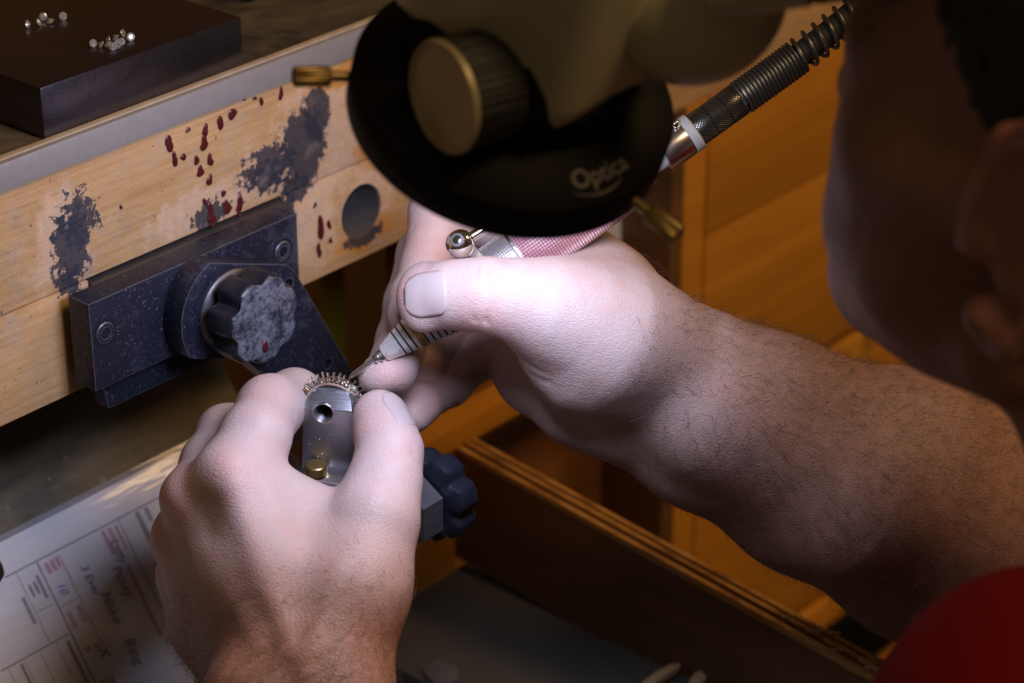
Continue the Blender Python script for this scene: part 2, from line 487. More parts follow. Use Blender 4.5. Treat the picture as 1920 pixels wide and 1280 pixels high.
def ellipsoid(name, c, axes, radii, mat, parent=None, seg=16, rings=10, origin=None):
    vs = []; fs = []
    c = np.asarray(c, float)
    for i in range(rings + 1):
        a = PI * i / rings
        for k in range(seg):
            b = 2 * PI * k / seg
            q = (math.sin(a) * math.cos(b) * radii[0], math.sin(a) * math.sin(b) * radii[1], math.cos(a) * radii[2])
            vs.append(c + q[0] * np.asarray(axes[0]) + q[1] * np.asarray(axes[1]) + q[2] * np.asarray(axes[2]))
    for i in range(rings):
        for k in range(seg):
            k2 = (k + 1) % seg; fs.append((i * seg + k, (i + 1) * seg + k, (i + 1) * seg + k2, i * seg + k2))
    o = mesh(name, vs, fs, mat, parent, origin)
    bm = bmesh.new(); bm.from_mesh(o.data); bmesh.ops.remove_doubles(bm, verts=bm.verts, dist=1e-6); bm.to_mesh(o.data); bm.free()
    return o
EX, EY, EZ = np.array([1., 0, 0]), np.array([0, 1., 0]), np.array([0, 0, 1.])

# ================================================================== setting
def plane(name, lo, hi, z, mat):
    o = mesh(name, [(lo[0], lo[1], z), (hi[0], lo[1], z), (hi[0], hi[1], z), (lo[0], hi[1], z)], [(0, 1, 2, 3)], mat, origin=(0, 0, z), smooth=False)
    return tag(o, kind='structure')
tag(plane('floor', (-2500, -2500), (2500, 1500), -900, 'floor_concrete'), 'dark concrete workshop floor under the bench')
wb_ = mesh('wall_back', [(-2500, 700, -900), (2500, 700, -900), (2500, 700, 1500), (-2500, 700, 1500)], [(0, 1, 2, 3)], 'dark_board', origin=(0, 700, -900), smooth=False)
tag(wb_, 'dark wall behind the workbench', kind='structure')

# ================================================================== workbench
bench = thing('workbench', (0, 0, -900), 'worn wooden jeweller workbench with paint stained front boards and grey metal edging', 'workbench')
box('bench_top', (-420, 1.5, 42.2), (700, 520, 52.4), 'bench_grime', bench, .6)
box('metal_edging', (-420, -1.6, 42.0), (700, 1.2, 52.6), 'edging_grey', bench, .7)
box('edging_lip', (-420, .9, 52.2), (700, 4.2, 53.2), 'edging_lip', bench, .4)
up = box('front_board', (-420, 0, -4.6), (700, 34, 41.8), 'worn_bench_wood', bench, .5, origin=(0, 0, 0))
lowb = box('front_board', (-420, -.4, -47.5), (700, 34, -5.3), 'worn_bench_wood', bench, .6, origin=(0, 0, 0))
c = lathe('cutter', [(11.9, -20), (11.9, 24)], (81.2, 0, -26.5), EY, 'hole_liner', None, 48)
cut(lowb, c)
lathe('hole_bottom', [(11.6, 0), (11.6, 1), (0.01, 1.2)], (81.2, 22.5, -26.5), EY, 'hole_liner', bench, 40)
lathe('hole_liner', [(11.85, 0.3), (11.3, .4), (11.3, 23)], (81.2, 0, -26.5), EY, 'hole_liner', bench, 48, caps=False)
# recess in the lower board where the fixture is let in
c = box('cutter', (-64, -5, -47), (38, 5, -4.9), 'hole_liner', None, 0)
cut(lowb, c)
def drip(px, py, w, h, lean=0):
    c = on(px, py, 1, -.2)
    ax = np.array([math.cos(lean), 0, math.sin(lean)]); az = np.array([-math.sin(lean), 0, math.cos(lean)])
    s = 4680 / 950
    o = ellipsoid('wax_drip', c, (ax, EY, az), (w / s * .72, .55, h / s * .6), 'wax_red', bench, 14, 10)
    p0, p1 = RNG.random(2) * 6.28
    for v in o.data.vertices:      # lopsided, tailing blobs
        q = (np.array(v.co) * 1000 + org(bench)) - c; a_ = math.atan2(q[2], q[0]); k_ = 1 + .16 * math.sin(2 * a_ + p0) + .12 * math.sin(3 * a_ + p1)
        v.co.x = (c[0] + q[0] * k_ * (.8 if q[2] > 0 else 1.05) - org(bench)[0]) * .001; v.co.z = (c[2] + q[2] * k_ - org(bench)[2]) * .001
for d in ((317, 268, 14, 26, .1), (328, 298, 9, 24, .2), (344, 294, 9, 14), (385, 244, 11, 22), (383, 268, 14, 24, -.1), (369, 300, 9, 20), (376, 321, 12, 24),
          (394, 300, 11, 22), (393, 337, 12, 18), (413, 229, 12, 22), (436, 213, 14, 22), (490, 189, 8, 14, .2), (527, 176, 8, 24, -.1), (478, 184, 9, 6),
          (396, 405, 15, 40, .1), (426, 388, 16, 26), (450, 382, 14, 30), (451, 408, 8, 12), (384, 378, 7, 16, .3), (601, 425, 16, 44, .1), (616, 420, 9, 26, .2),
          (597, 468, 12, 30), (619, 450, 10, 12), (353, 243, 8, 8), (227, 388, 5, 7), (458, 186, 5, 6), (590, 384, 8, 12), (419, 362, 8, 14)):
    drip(*d)

# ---- right-hand pedestal of the bench
ped = thing('drawer_cabinet', (330, 0, -900), 'orange plywood drawer pedestal under the bench, behind the forearm', 'cabinet')
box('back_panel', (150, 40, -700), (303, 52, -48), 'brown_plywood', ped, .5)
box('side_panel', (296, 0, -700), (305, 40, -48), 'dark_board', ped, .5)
box('stile', (305, -1, -700), (322.5, 40, -48), 'orange_plywood', ped, .8, origin=(305, 0, -300))
for z0, z1, nm in ((-121.8, -48, 0), (-228, -123, 1), (-395, -235, 2), (-700, -402, 3)):
    d_ = box('drawer_front', (325, -.5, z0), (760, 18, z1), 'orange_plywood', ped, .7, origin=(500, 0, -300 + nm * 37))
    if nm in (1, 2):
        k = P(1648, 606, 1) if 0 else np.array([496 if nm == 1 else 505, -.5, -222 if nm == 1 else -300])
        lathe('knob', [(3, 0), (3, 5), (8, 8), (9, 12), (7, 15), (.01, 16)], k, -EY, 'aged_brass', d_, 20)
box('rail', (100, -2, -162), (303, 12, -150), 'orange_plywood', ped, .8, origin=(200, 0, -150))

# ---- catch tray below the work
tray = thing('catch_tray', (20, -120, -235), 'shallow wooden catch tray with a rough plywood side wall, under the hands', 'tray')
A = np.array([136, -2.6, -160.4]); B = np.array([136, -330, -196]); t_ = unit(B - A); nz_ = unit(np.cross(EX, t_) * -1)
if nz_[2] < 0: nz_ = -nz_
ln = np.linalg.norm(B - A)
Mside = (A, EX, t_, nz_)
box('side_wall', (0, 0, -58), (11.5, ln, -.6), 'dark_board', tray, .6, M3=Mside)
# plywood plies show on the top edge: thin strips at uneven heights
for i, (x0, x1, dz) in enumerate(((-.4, 2.2, .4), (2.2, 4.6, -1.0), (4.6, 7.0, .8), (7.0, 9.4, -.6), (9.4, 11.9, .3))):
    box('ply_layer', (x0, 0, -3.0), (x1, ln, dz), 'plywood_edge', tray, .3, M3=Mside, origin=A + np.array([0, 0, i * 3.]))
for i in range(26):
    a = 175 + RNG.random() * 70; x = RNG.random() * 12; q = A + EX * x + t_ * a + nz_ * .5
    tube('splinter', [q, q + EX * RNG.normal(0, 2) + t_ * (5 + RNG.random() * 9) + nz_ * (1 + RNG.random() * 3)], [.9, .25], 'splinter_wood', tray, 5)
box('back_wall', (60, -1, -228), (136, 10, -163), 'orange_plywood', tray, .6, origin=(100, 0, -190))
box('tray_floor', (60, -420, -235), (147, 0, -226), 'floor_concrete', tray, .5, origin=(100, -100, -230))
box('tray_floor', (-300, -420, -262), (60, 0, -250), 'floor_concrete', tray, .5, origin=(0, -100, -255))

# ---- leaning sheet with the job bag
bet = math.radians(56); SV = np.array([0, -math.cos(bet), -math.sin(bet)]); SNn = np.cross(SV, EX)   # down the slope, outward normal
if SNn[1] > 0: SNn = -SNn
S0 = P(200, 1000, 1020)
def sl(x, t, h=0): return np.array([x, 0, 0]) + np.array([0, S0[1], S0[2]]) + SV * t + SNn * h
sheet = box('leaning_sheet', (-300, -110, -5), (54.5, 128, -.8), 'stained_sheet', None, .5, M3=(np.array([0, S0[1], S0[2]]), EX, SV, SNn), origin=sl(0, 120))
tag(sheet, 'grimy brown metal sheet leaning under the bench behind the paper form', 'sheet')
form = thing('job_form', sl(-60, 100), 'printed white job form with handwriting inside the clear bag', 'paper')
def strip(name, x0, x1, t0, t1, mat, h=.75, par=None):
    vs = [sl(x0, t0, h), sl(x1, t0, h), sl(x1, t1, h), sl(x0, t1, h)]
    return mesh(name, vs, [(0, 1, 2, 3)], mat, par or form, smooth=False)
box('sheet_of_paper', (-230, -16.5, 0), (48, 118, .5), 'paper_white', form, .1, M3=(np.array([0, S0[1], S0[2]]), EX, SV, SNn))
def fx(px, py):
    h = hit(px, py, S0, SNn); return h[0], (h - S0) @ SV
def line(name, p, q, wd, mat):
    (x0, t0), (x1, t1) = fx(*p), fx(*q)
    if abs(x1 - x0) > abs(t1 - t0): strip(name, min(x0, x1), max(x0, x1), (t0 + t1) / 2 - wd / 2, (t0 + t1) / 2 + wd / 2, mat)
    else: strip(name, (x0 + x1) / 2 - wd / 2, (x0 + x1) / 2 + wd / 2, min(t0, t1), max(t0, t1), mat)
line('printed_line', (8, 1084), (300, 930), .7, 'ink_grey')
line('printed_line', (30, 1075), (92, 1207), .35, 'ink_grey')
line('printed_line', (66, 1053), (195, 1315), .8, 'ink_dark')
line('printed_line', (110, 1040), (190, 1210), .6, 'ink_red')
line('printed_line', (218, 970), (300, 1140), .5, 'ink_grey')
line('printed_line', (0, 1258), (125, 1190), .6, 'ink_grey')
line('printed_line', (66, 1147), (100, 1133), .35, 'ink_grey')
line('printed_line', (113, 1137), (145, 1122), .35, 'ink_red')
for k in range(4): line('printed_line', (14 + k * 30, 1254 - k * 16), (44 + k * 30, 1316 - k * 16), .3, 'ink_grey')
for p, q, w_, m_ in (((42, 1120), (64, 1170), 1.6, 'ink_dark'), ((50, 1098), (66, 1118), 1.2, 'ink_dark'), ((62, 1090), (72, 1114), 1.4, 'ink_dark'), ((68, 1078), (86, 1122), 1.5, 'ink_dark'),
                   ((126, 1200), (175, 1310), 1.6, 'ink_dark'), ((38, 1245), (60, 1290), 1.2, 'ink_dark'), ((254, 960), (282, 1016), 2.4, 'ink_dark'), ((270, 952), (284, 976), 2, 'ink_dark'),
                   ((190, 996), (212, 1040), 1.8, 'ink_red'), ((202, 990), (230, 1046), 1.8, 'ink_red'), ((214, 984), (236, 1030), 1.2, 'ink_red'), ((236, 1060), (300, 1190), 2.0, 'ink_red'),
                   ((84, 1056), (94, 1076), 2, 'ink_red'), ((94, 1050), (104, 1070), 2, 'ink_red'), ((102, 1044), (112, 1062), 1.6, 'ink_red'),
                   ((126, 1148), (142, 1178), 2.2, 'ink_red'), ((144, 1136), (160, 1164), 2.0, 'ink_red'), ((160, 1212), (166, 1222), 3, 'ink_red'), ((176, 1206), (182, 1214), 2.5, 'ink_red'),
                   ((190, 1274), (204, 1300), 3, 'ink_red'), ((206, 1268), (216, 1290), 2.4, 'ink_red')):
    line('printed_text', p, q, w_, m_)
def write(name, s, px, py, size, mat, shear=.25, heavy=.02, flip=1):
    cu = bpy.data.curves.new(name, 'FONT'); cu.body = s; cu.size = size; cu.shear = shear; cu.offset = heavy * size
    o = bpy.data.objects.new(name, cu); COL.objects.link(o); bpy.context.view_layer.update()
    me = bpy.data.meshes.new_from_object(o.evaluated_get(bpy.context.evaluated_depsgraph_get())); bpy.data.objects.remove(o)
    x, t = fx(px, py)
    co = np.array([v.co[:] for v in me.vertices]); fs = [list(p.vertices) for p in me.polygons]
    vs = [sl(x + c_[1], t + c_[0], .8) for c_ in co]
    return mesh(name, vs, fs, mat, form, smooth=False)
write('handwriting', '10', 104, 1096, 5, 'ink_blue')
write('handwriting', '3 Ever', 148, 1062, 5.2, 'ink_dark'); write('handwriting', 'Make', 186, 1112, 6.5, 'ink_dark'); write('handwriting', 'Ring', 230, 1200, 6.5, 'ink_dark')
write('handwriting', 'Lady', 203, 1014, 5.6, 'ink_dark'); write('handwriting', 'Pusey', 208, 1064, 6, 'ink_dark'); write('handwriting', 'X', 182, 1216, 6, 'ink_dark')
# clear bag over the form: gently wavy film
vs = []; nx, nt = 36, 22
for j in range(nt + 1):
    for i in range(nx + 1):
        x = -260 + 312 * i / nx; t = -19 + 140 * j / nt
        e = min(i, nx - i, j, nt - j); h = 1.3 + (0 if e == 0 else 1.6 + 1.3 * math.sin(x * .045 + t * .02) * math.sin(t * .06 + x * .013))
        vs.append(sl(x, t, h))
fs = [(j * (nx + 1) + i, j * (nx + 1) + i + 1, (j + 1) * (nx + 1) + i + 1, (j + 1) * (nx + 1) + i) for j in range(nt) for i in range(nx)]
tag(mesh('plastic_bag', vs, fs, 'clear_film', None, angle=None), 'clear plastic bag holding the printed job form under the bench', 'bag')

# ================================================================== things on the bench top
blk = box('steel_block', (-74.5, 4.0, 53.2), (23.5, 106, 72.2), 'polished_tool_steel', None, .5)
tag(blk, 'square polished dark steel bench block carrying the loose diamonds', 'block')
gad = thing('pocket_gadget', (110, 95, 53), 'dark flat gadget with a silver edge behind the steel block', 'gadget')
g0 = on(470, 4, 2, 53.0)
Mg = (g0, unit(np.array([1, .12, 0])), unit(np.array([-.12, 1, 0])), EZ)
box('body', (0, 0, .3), (75, 120, 8), 'gadget_blue', gad, 1.5, M3=Mg)
box('edge_trim', (-.8, -.8, 2.5), (6, 8, 5), 'chrome', gad, .5, M3=Mg)

# ================================================================== bench fixture (plate, bracket arm, knobs)
fix = thing('clamping_fixture', (-22, -2, -60), 'dark blued steel bench fixture with angled bracket arm and two black lobed knobs', 'fixture')
box('backing_plate', (-63.5, -6, -46), (36, 4.6, -6.2), 'worn_dark_steel', fix, .5)
plate = box('mounting_plate', (-77.8, -16.6, -40.6), (28.6, -5, -4.8), 'blued_steel', fix, .9, origin=(-25, -10, -20))
tong = prism('dovetail_tongue', [(-70.5, -39), (-67.3, -54), (20, -54), (20, -39)], (0, 0, 0), EX, EZ, -EY, 3.5, 10.5, 'blued_steel', fix, .8)
for px, py in ((197, 624), (530, 471)):
    c = on(px, py, 1, -16.6)
    s = lathe('screw', [(4.3, -.5), (4.3, .15), (3.9, .5), (2.35, .5), (2.2, -1.6), (.01, -1.7)], c, -EY, 'blued_steel', plate, 28)
    lathe('hex_socket', [(2.3, .35), (2.15, .42), (2.0, -1.4), (.01, -1.5)], c, -EY, 'black_plastic', s, 6)
    lathe('counterbore', [(5.4, .12), (4.5, .10), (4.4, -1.0)], c, -EY, 'black_plastic', plate, 28, caps=False)
# bracket arm: disc round the pivot, then a straight arm down to the cross joint
kc = np.array([-20.0, 0, -25.5])
arc = []
a0, a1 = math.radians(108), math.radians(212)
for i in range(19):
    a = a0 + (a1 - a0) * i / 18; arc.append((kc[0] + 23.6 * math.cos(a), kc[2] + 23.6 * math.sin(a)))
poly = arc + [(-36, -40), (-14, -48), (30, -97), (52, -101), (56, -96), (16.3, -22.0), (11.6, -17.5)]
arm = prism('bracket_arm', poly, (0, 0, 0), EX, EZ, -EY, 16.8, 27.0, 'blued_steel', fix, .9, origin=(0, -20, -40))
for px, py, r_ in ((541, 534, 2.6), (615, 682, 2.4)):
    c = on(px, py, 1, -27.0)
    ctr = lathe('cutter', [(r_, -8), (r_, 4)], c, -EY, 'black_plastic', None, 24); cut(arm, ctr)
def star_knob(par, c, ax, R, L, lobes, cap_mat, name='clamp_knob', ph=0.0, depth=.2):
    def rf(t, h):
        w = .5 + .5 * math.cos(lobes * t + ph); return 1 - depth * (w ** 3)
    k = lathe(name, [(R * .55, 0), (R * .86, .3), (R * .98, 1.6), (R, 3.2), (R, L - 3.5), (R * .97, L - 1.6), (R * .90, L - .5), (R * .72, L - .05), (.01, L + .25)], c, ax, 'black_plastic', par, 112, rfun=rf)
    if cap_mat:
        lathe('worn_cap', [(R * .93, L - .75), (R * .91, L - .1), (R * .72, L + .2), (R * .4, L + .5), (.01, L + .65)], c, ax, cap_mat, k, 112, rfun=lambda t, h: 1 - (1 - rf(t, h)) * .55)
    return k
lathe('collar', [(16.2, 0), (16.2, .8), (14.5, 2.2), (11.5, 2.4), (11, 6.5)], (kc[0] + 1.5, -27, kc[2]), -EY, 'worn_dark_steel', fix, 48)
k1 = star_knob(fix, (kc[0] + 1.6, -31.5, kc[2] + 1.0), -EY, 18.3, 14.5, 7, 'dusty_knob_cap', ph=-.35)
ellipsoid('wax_drip', on(498, 650, 1, -46.6), (EX, EY, EZ), (1.5, .5, 2.4), 'wax_red', k1, 10, 8)
# cross joint behind the hand, with its own knob
J = P(815, 928, 925)
jx = EX
lathe('cross_shaft', [(7, -62), (7, -24), (8.5, -23), (8.5, -19)], J, jx, 'worn_dark_steel', fix, 32)
def hexr(t, h):
    return 1 / max(math.cos((t % (PI / 3)) - PI / 6), .5) * .92
lathe('hex_collar', [(10, -19.5), (12.6, -18.8), (12.6, -8.2), (10.8, -6.4), (6, -6.2)], J, jx, 'worn_dark_steel', fix, 60, rfun=hexr)
star_knob(fix, J - jx * 5.5, jx, 17.6, 12.5, 7, None, ph=.5, depth=.17)
# strut from the arm's foot forward to the joint
tube('link_strut', [np.array([44, -22, -94]), np.array([20, -60, -100]), np.array([-22, -100, -92]), J - jx * 40], [6.5, 6.5, 6.5, 6.5], 'blued_steel', fix, 14)

# ================================================================== ring holder and ring
C0 = P(625, 760, 905)
al = math.radians(30); hn = np.array([-math.cos(al), -math.sin(al), 0]); he = np.array([math.sin(al), -math.cos(al), 0])
hold = thing('ring_holder', C0 + np.array([0, 0, -40]), 'brushed steel ring holder with rounded top and a dark threaded hole', 'ring holder')
pl = [(9.25 * math.cos(t), 9.25 * math.sin(t)) for t in np.linspace(0, PI, 29)]
pl += [(-9.6, -6), (-10.6, -22), (-10.8, -33), (10.8, -33), (10.6, -22), (9.6, -6)]
def bevel_top(bm):
    bmesh.ops.bisect_plane(bm, geom=bm.verts[:] + bm.edges[:] + bm.faces[:], plane_co=(0, 2.6, 8.0), plane_no=(0, .80, .60), clear_outer=True)
    be = [e for e in bm.edges if len(e.link_faces) == 1]
    bmesh.ops.contextual_create(bm, geom=be)
    bmesh.ops.recalc_face_normals(bm, faces=bm.faces)
post = prism('post', pl, C0, he, EZ, hn, -5.5, 8.0, 'brushed_steel', hold, .35, post=bevel_top)
hc = C0 + he * -1.6 + EZ * .8 + hn * 8
ctr = lathe('cutter', [(3.55, -11), (3.55, 3)], hc, hn, 'black_plastic', None, 36); cut(post, ctr)
lathe('thread', [(r, h) for i in range(9) for r, h in ((3.5, -.3 - i * .9), (3.05, -.75 - i * .9))], hc, hn, 'worn_dark_steel', hold, 36, caps=False)
lathe('hole_bottom', [(3.5, -8.6), (.01, -8.8)], hc, hn, 'black_plastic', hold, 24, caps=False)  # black bottom and dark thread paint in the shade inside the hole
lathe('hole_rim', [(3.5, -.2), (3.7, .1), (4.05, .12), (4.2, -.05)], hc, hn, 'satin_chrome', hold, 40, caps=False)
pb = C0 + EZ * -25.5 + hn * 8
lathe('cross_bar', [(3.6, -14), (4.6, -13), (4.6, 13), (3.6, 14)], pb + hn * 3 + EZ * -.5, he, 'satin_chrome', hold, 32)
box('base', (-13, -9, -50), (13, 6.5, -27), 'brushed_steel', hold, 1.2, M3=(C0, he, hn, EZ))
lathe('brass_pin', [(3.2, -3), (4.1, -2.5), (4.1, .6), (3.7, 1.1), (.01, 1.2)], C0 + EZ * -19.0 + hn * 12.2 + he * -4.0, EZ, 'brass', hold, 32)

ring = thing('diamond_ring', C0 - np.array([0, 0, 10]), 'pale gold ring with two rows of prongs, clamped round the ring holder', 'ring')
lathe('band', [(9.35, -2.4), (10.3, -2.4), (10.5, -1.6), (10.0, -.6), (10.0, .6), (10.5, 1.6), (10.3, 2.4), (9.35, 2.4), (9.35, -2.4)], C0 - hn * .4, hn, 'white_gold', ring, 96, caps=False)
pv, pf = tube_data([(0, 0, 0), (0, 0, 1.9), (0, 0, 2.35), (0, 0, 2.5)], [.42, .52, .46, .18], 8)
me0 = None
NP = 36
for k in range(NP):
    t = 2 * PI * k / NP
    for h, dt in ((-1.9, 0), (1.5, .5)):
        tt = t + dt * 2 * PI / NP
        rad = he * math.cos(tt) + EZ * math.sin(tt)
        if me0 is None:
            o = mesh('prong', np.array(pv) + C0, pf, 'white_gold', ring, origin=C0); me0 = o.data
        else:
            o = bpy.data.objects.new('prong', me0); COL.objects.link(o); o.parent = ring
        pos = C0 + rad * 10.0 + hn * h - org(ring)
        q = (Vector(rad) + Vector(hn) * (.22 if h > 0 else -.22) + Vector(RNG.normal(0, .06, 3))).to_track_quat('Z', 'Y')
        o.rotation_euler = q.to_euler(); o.location = pos * .001
        o.scale = (1, 1, .95 + .3 * RNG.random())
# brilliant cut stone
def brilliant(r=1.0):
    vs = []; fs = []; n = 8
    def row(rr, z, off=0, m=8):
        i = len(vs)
        for k in range(m): a = 2 * PI * (k + off) / m; vs.append((rr * math.cos(a), rr * math.sin(a), z))
        return i
    a = row(.55, .34); b = row(.82, .20, .5); c_ = row(1.0, .04, 0, 16); d = row(1.0, -.02, 0, 16); e = len(vs); vs.append((0, 0, -.86))
    lo_ = row(.52, -.42, .5)
    fs.append(tuple(range(a, a + 8)))
    for k in range(8):
        k2 = (k + 1) % 8
        fs.append((a + k, b + k, a + k2))
        fs.append((b + k, c_ + 2 * k + 1, c_ + (2 * k + 2) % 16)); fs.append((b + k, c_ + 2 * k, c_ + 2 * k + 1))
        fs.append((a + k2, b + k, c_ + (2 * k + 2) % 16, b + k2))
        fs.append((d + 2 * k + 1, d + 2 * k, lo_ + k)); fs.append((d + (2 * k + 2) % 16, d + 2 * k + 1, lo_ + k))
        fs.append((lo_ + k, e, lo_ + k2, d + (2 * k + 2) % 16))
    for k in range(16): fs.append((c_ + k, d + k, d + (k + 1) % 16, c_ + (k + 1) % 16))
    return np.array(vs) * r, fs
bv, bf = brilliant(1.0)
for k in (2.5, 4.5, 1.5, 13.5, 14.5):
    tt = 2 * PI * k / NP; rad = he * math.cos(tt) + EZ * math.sin(tt)
    X, Y, Z = frame(rad)
    vs = C0 + rad * 11.5 - hn * .2 + (bv[:, :1] * X + bv[:, 1:2] * Y + bv[:, 2:] * Z) * .95
    mesh('set_stone', vs, bf, 'diamond_glass', ring, smooth=False)

# ---- loose diamonds on the block
def stone(px, py, r, tilt, az, label, group):
    base = on(px, py, 2, 72.2 + r * .55)
    if 'm' not in STN:
        me = bpy.data.meshes.new('diamond'); me.from_pydata((bv * .001).tolist(), [], bf); me.update()
        bm = bmesh.new(); bm.from_mesh(me); bmesh.ops.recalc_face_normals(bm, faces=bm.faces); bm.to_mesh(me); bm.free()
        me.materials.append(MATS['diamond_glass']); STN['m'] = me
    o = bpy.data.objects.new('diamond', STN['m']); COL.objects.link(o)
    o.rotation_euler = (math.radians(tilt), 0, math.radians(az)); o.scale = (r, r, r)
    # rest on the block: lowest vertex at the top face
    R = o.rotation_euler.to_matrix(); lowz = min((R @ Vector(v))[2] for v in bv) * r
    q = on(px, py, 2, 72.2 - lowz * .9); q[2] = 72.2 - lowz + .02
    o.location = W(q); tag(o, label, 'diamond', group)
STN = {}
G1, G2 = 'loose diamonds at the back of the steel block', 'loose diamonds huddled near the front edge of the block'
stone(52, 46, 1.5, 100, 200, 'lone dark-sided diamond leftmost on the block, standing on its edge', G1)
stone(73, 42, 1.5, 60, 30, 'diamond between the edge-standing one and the touching pair on the block', G1)
stone(81, 32, 1.55, 75, 330, 'pale diamond at the back of the touching pair on the block', G1)
stone(94, 40, 1.6, 160, 80, 'diamond lying table-down at the front of the touching pair on the block', G1)
stone(118, 31, 1.6, 70, 340, 'bright white diamond lying alone right of the rear cluster', G1)
L2 = 'small diamond packed in the middle of the front huddle on the block'
stone(175, 82, 1.6, 65, 350, 'leftmost round diamond of the front huddle on the block', G2)
for px, py, tl, az in ((190, 84, 120, 30), (203, 83, 150, 100), (204, 75, 95, 60), (218, 80, 75, 200), (217, 71, 130, 10), (227, 79, 60, 300), (219, 89, 170, 0), (212, 88, 110, 150)):
    stone(px, py, 1.55, tl, az, L2, G2)
stone(231, 63, 1.55, 70, 20, 'rearmost diamond of the front huddle, leaning up behind the others', G2)
stone(245, 70, 1.65, 72, 340, 'rightmost bright diamond of the front huddle on the block', G2)

# ================================================================== hammer handpiece
hp0 = P(655, 708, 903); hp1 = P(1310, 240, 905); ha = unit(hp1 - hp0)
hx = unit(np.cross(ha, EZ)); hy = np.cross(hx, ha)           # hy: upward side of the tool
tool = thing('handpiece', hp0, 'silver and pink engraving handpiece with a steel graver, held in the upper hand', 'handpiece')
def H(t): return hp0 + ha * t
tube('graver', [H(0), H(1.2), H(3), H(12.5)], [.35, .9, 1.15, 1.25], 'satin_chrome', tool, 14)
lathe('nose_collet', [(1.3, 10.8), (2.3, 11.2), (2.5, 12.2), (2.1, 12.8), (2.9, 13.2), (2.9, 14.6), (2.2, 15.0)], hp0, ha, 'satin_chrome', tool, 28)
pr_ = [(2.9, 14.9), (3.5, 15.6)]
t = 15.6; r = 3.5
pr_ += [(5.0, 21.6)]
k = 0; t = 21.6; r = 5.0
while t < 44:
    rr = 5.0 + (t - 21.6) * .225
    pr_ += [(rr, t), (rr - .55, t + .12), (rr - .5, t + .55), (rr + .13, t + .7)]; t += 2.3
pr_ += [(10.0, 44.5), (10.0, 52)]
lathe('nose_cone', pr_, hp0, ha, 'scuffed_aluminium', tool, 56)
for i in range(10):
    tt = 21.6 + i * 2.3; rr = 5.0 + (tt - 21.6) * .225
    lathe('groove', [(rr - .42, tt + .1), (rr - .42, tt + .58)], hp0, ha, 'groove_dark', tool, 48, caps=False)
lathe('brass_patch', [(6.75, 28.2), (7.2, 30.4)], hp0, ha, 'brass', tool, 48, caps=False)
lathe('silver_grip', [(10, 51), (10.8, 52), (10.8, 74), (10.2, 75.6)], hp0, ha, 'knurl_silver', tool, 96, uv=(64, 1.0))
lathe('ridge', [(10.4, 74.6), (11.1, 75.2), (11.1, 76.0), (10.3, 76.6)], hp0, ha, 'satin_chrome', tool, 64, caps=False)
lathe('pink_grip', [(10.2, 76.2), (10.9, 77.2), (10.9, 118), (9.6, 122), (7.0, 132)], hp0, ha, 'knurl_pink', tool, 96, uv=(60, .92))
lathe('white_sleeve', [(5.0, 128), (5.0, 138), (6.2, 141)], hp0, ha, 'white_sleeve', tool, 40)
lathe('chrome_collar', [(5.4, 138.6), (7.2, 139.2), (7.2, 149.8), (6.9, 150.4)], hp0, ha, 'satin_chrome', tool, 48)
lathe('white_ring', [(6.9, 150.2), (7.25, 150.6), (7.25, 153.6), (6.6, 154)], hp0, ha, 'white_sleeve', tool, 48)
ellipsoid('detent_ball', P(1266, 232, 899.5), (EX, EY, EZ), (1.7, 1.7, 1.7), 'chrome', tool, 16, 10)
lathe('dark_knurl', [(6.0, 153.6), (6.35, 154.2), (6.35, 160.2), (6.0, 160.5), (6.35, 160.8), (6.35, 166.8), (6.0, 167.1), (6.35, 167.4), (6.35, 173.5), (6.0, 174)], hp0, ha, 'knurl_dark', tool, 96, uv=(34, .8, 1))
# spring: close coils, then open ones, bending a little upward
def SPp(t):
    u = max(0, t - 190); return H(t) + hy * (.0022 * u * u) * 0.6
tube('spring_core', [SPp(t_) for t_ in np.linspace(172, 262, 20)], 4.6, 'spring_core', tool, 18)
def coil(t0, t1, turns, r0, r1, wr, nm):
    pts = []; n = int(turns * 18)
    for i in range(n + 1):
        f = i / n; t_ = t0 + (t1 - t0) * f; a = 2 * PI * turns * f
        pts.append(SPp(t_) + (r0 + (r1 - r0) * f) * (math.cos(a) * hx + math.sin(a) * hy))
    tube(nm, pts, wr, 'spring_steel', tool, 8)
coil(174, 200, 17, 6.1, 6.1, .76, 'close_spring'); coil(200, 262, 13, 6.2, 5.6, .78, 'open_spring')
# side rod with ball end
cv = unit(CAMPOS - hp0)
bc = P(863, 457, 888)
lathe('side_rod', [(1.9, 3), (1.9, 60)], bc, unit(P(1180, 260, 893) - bc), 'chrome', tool, 24)
ball = ellipsoid('ball_end', bc, (EX, EY, EZ), (5.3, 5.3, 5.3), 'chrome', tool, 32, 20)
sd = unit(P(852, 444, 880) - bc)
lathe('socket_screw', [(2.6, 3.9), (2.5, 5.15), (1.6, 5.2), (1.2, 4.6), (.01, 4.5)], bc, sd, 'worn_dark_steel', ball, 24)
lathe('hex_foot', [(3.6, 0), (3.9, 1), (3.9, 9)], bc + unit(P(885, 482, 897) - bc) * 2.5, unit(P(885, 482, 897) - bc), 'satin_chrome', tool, 6)

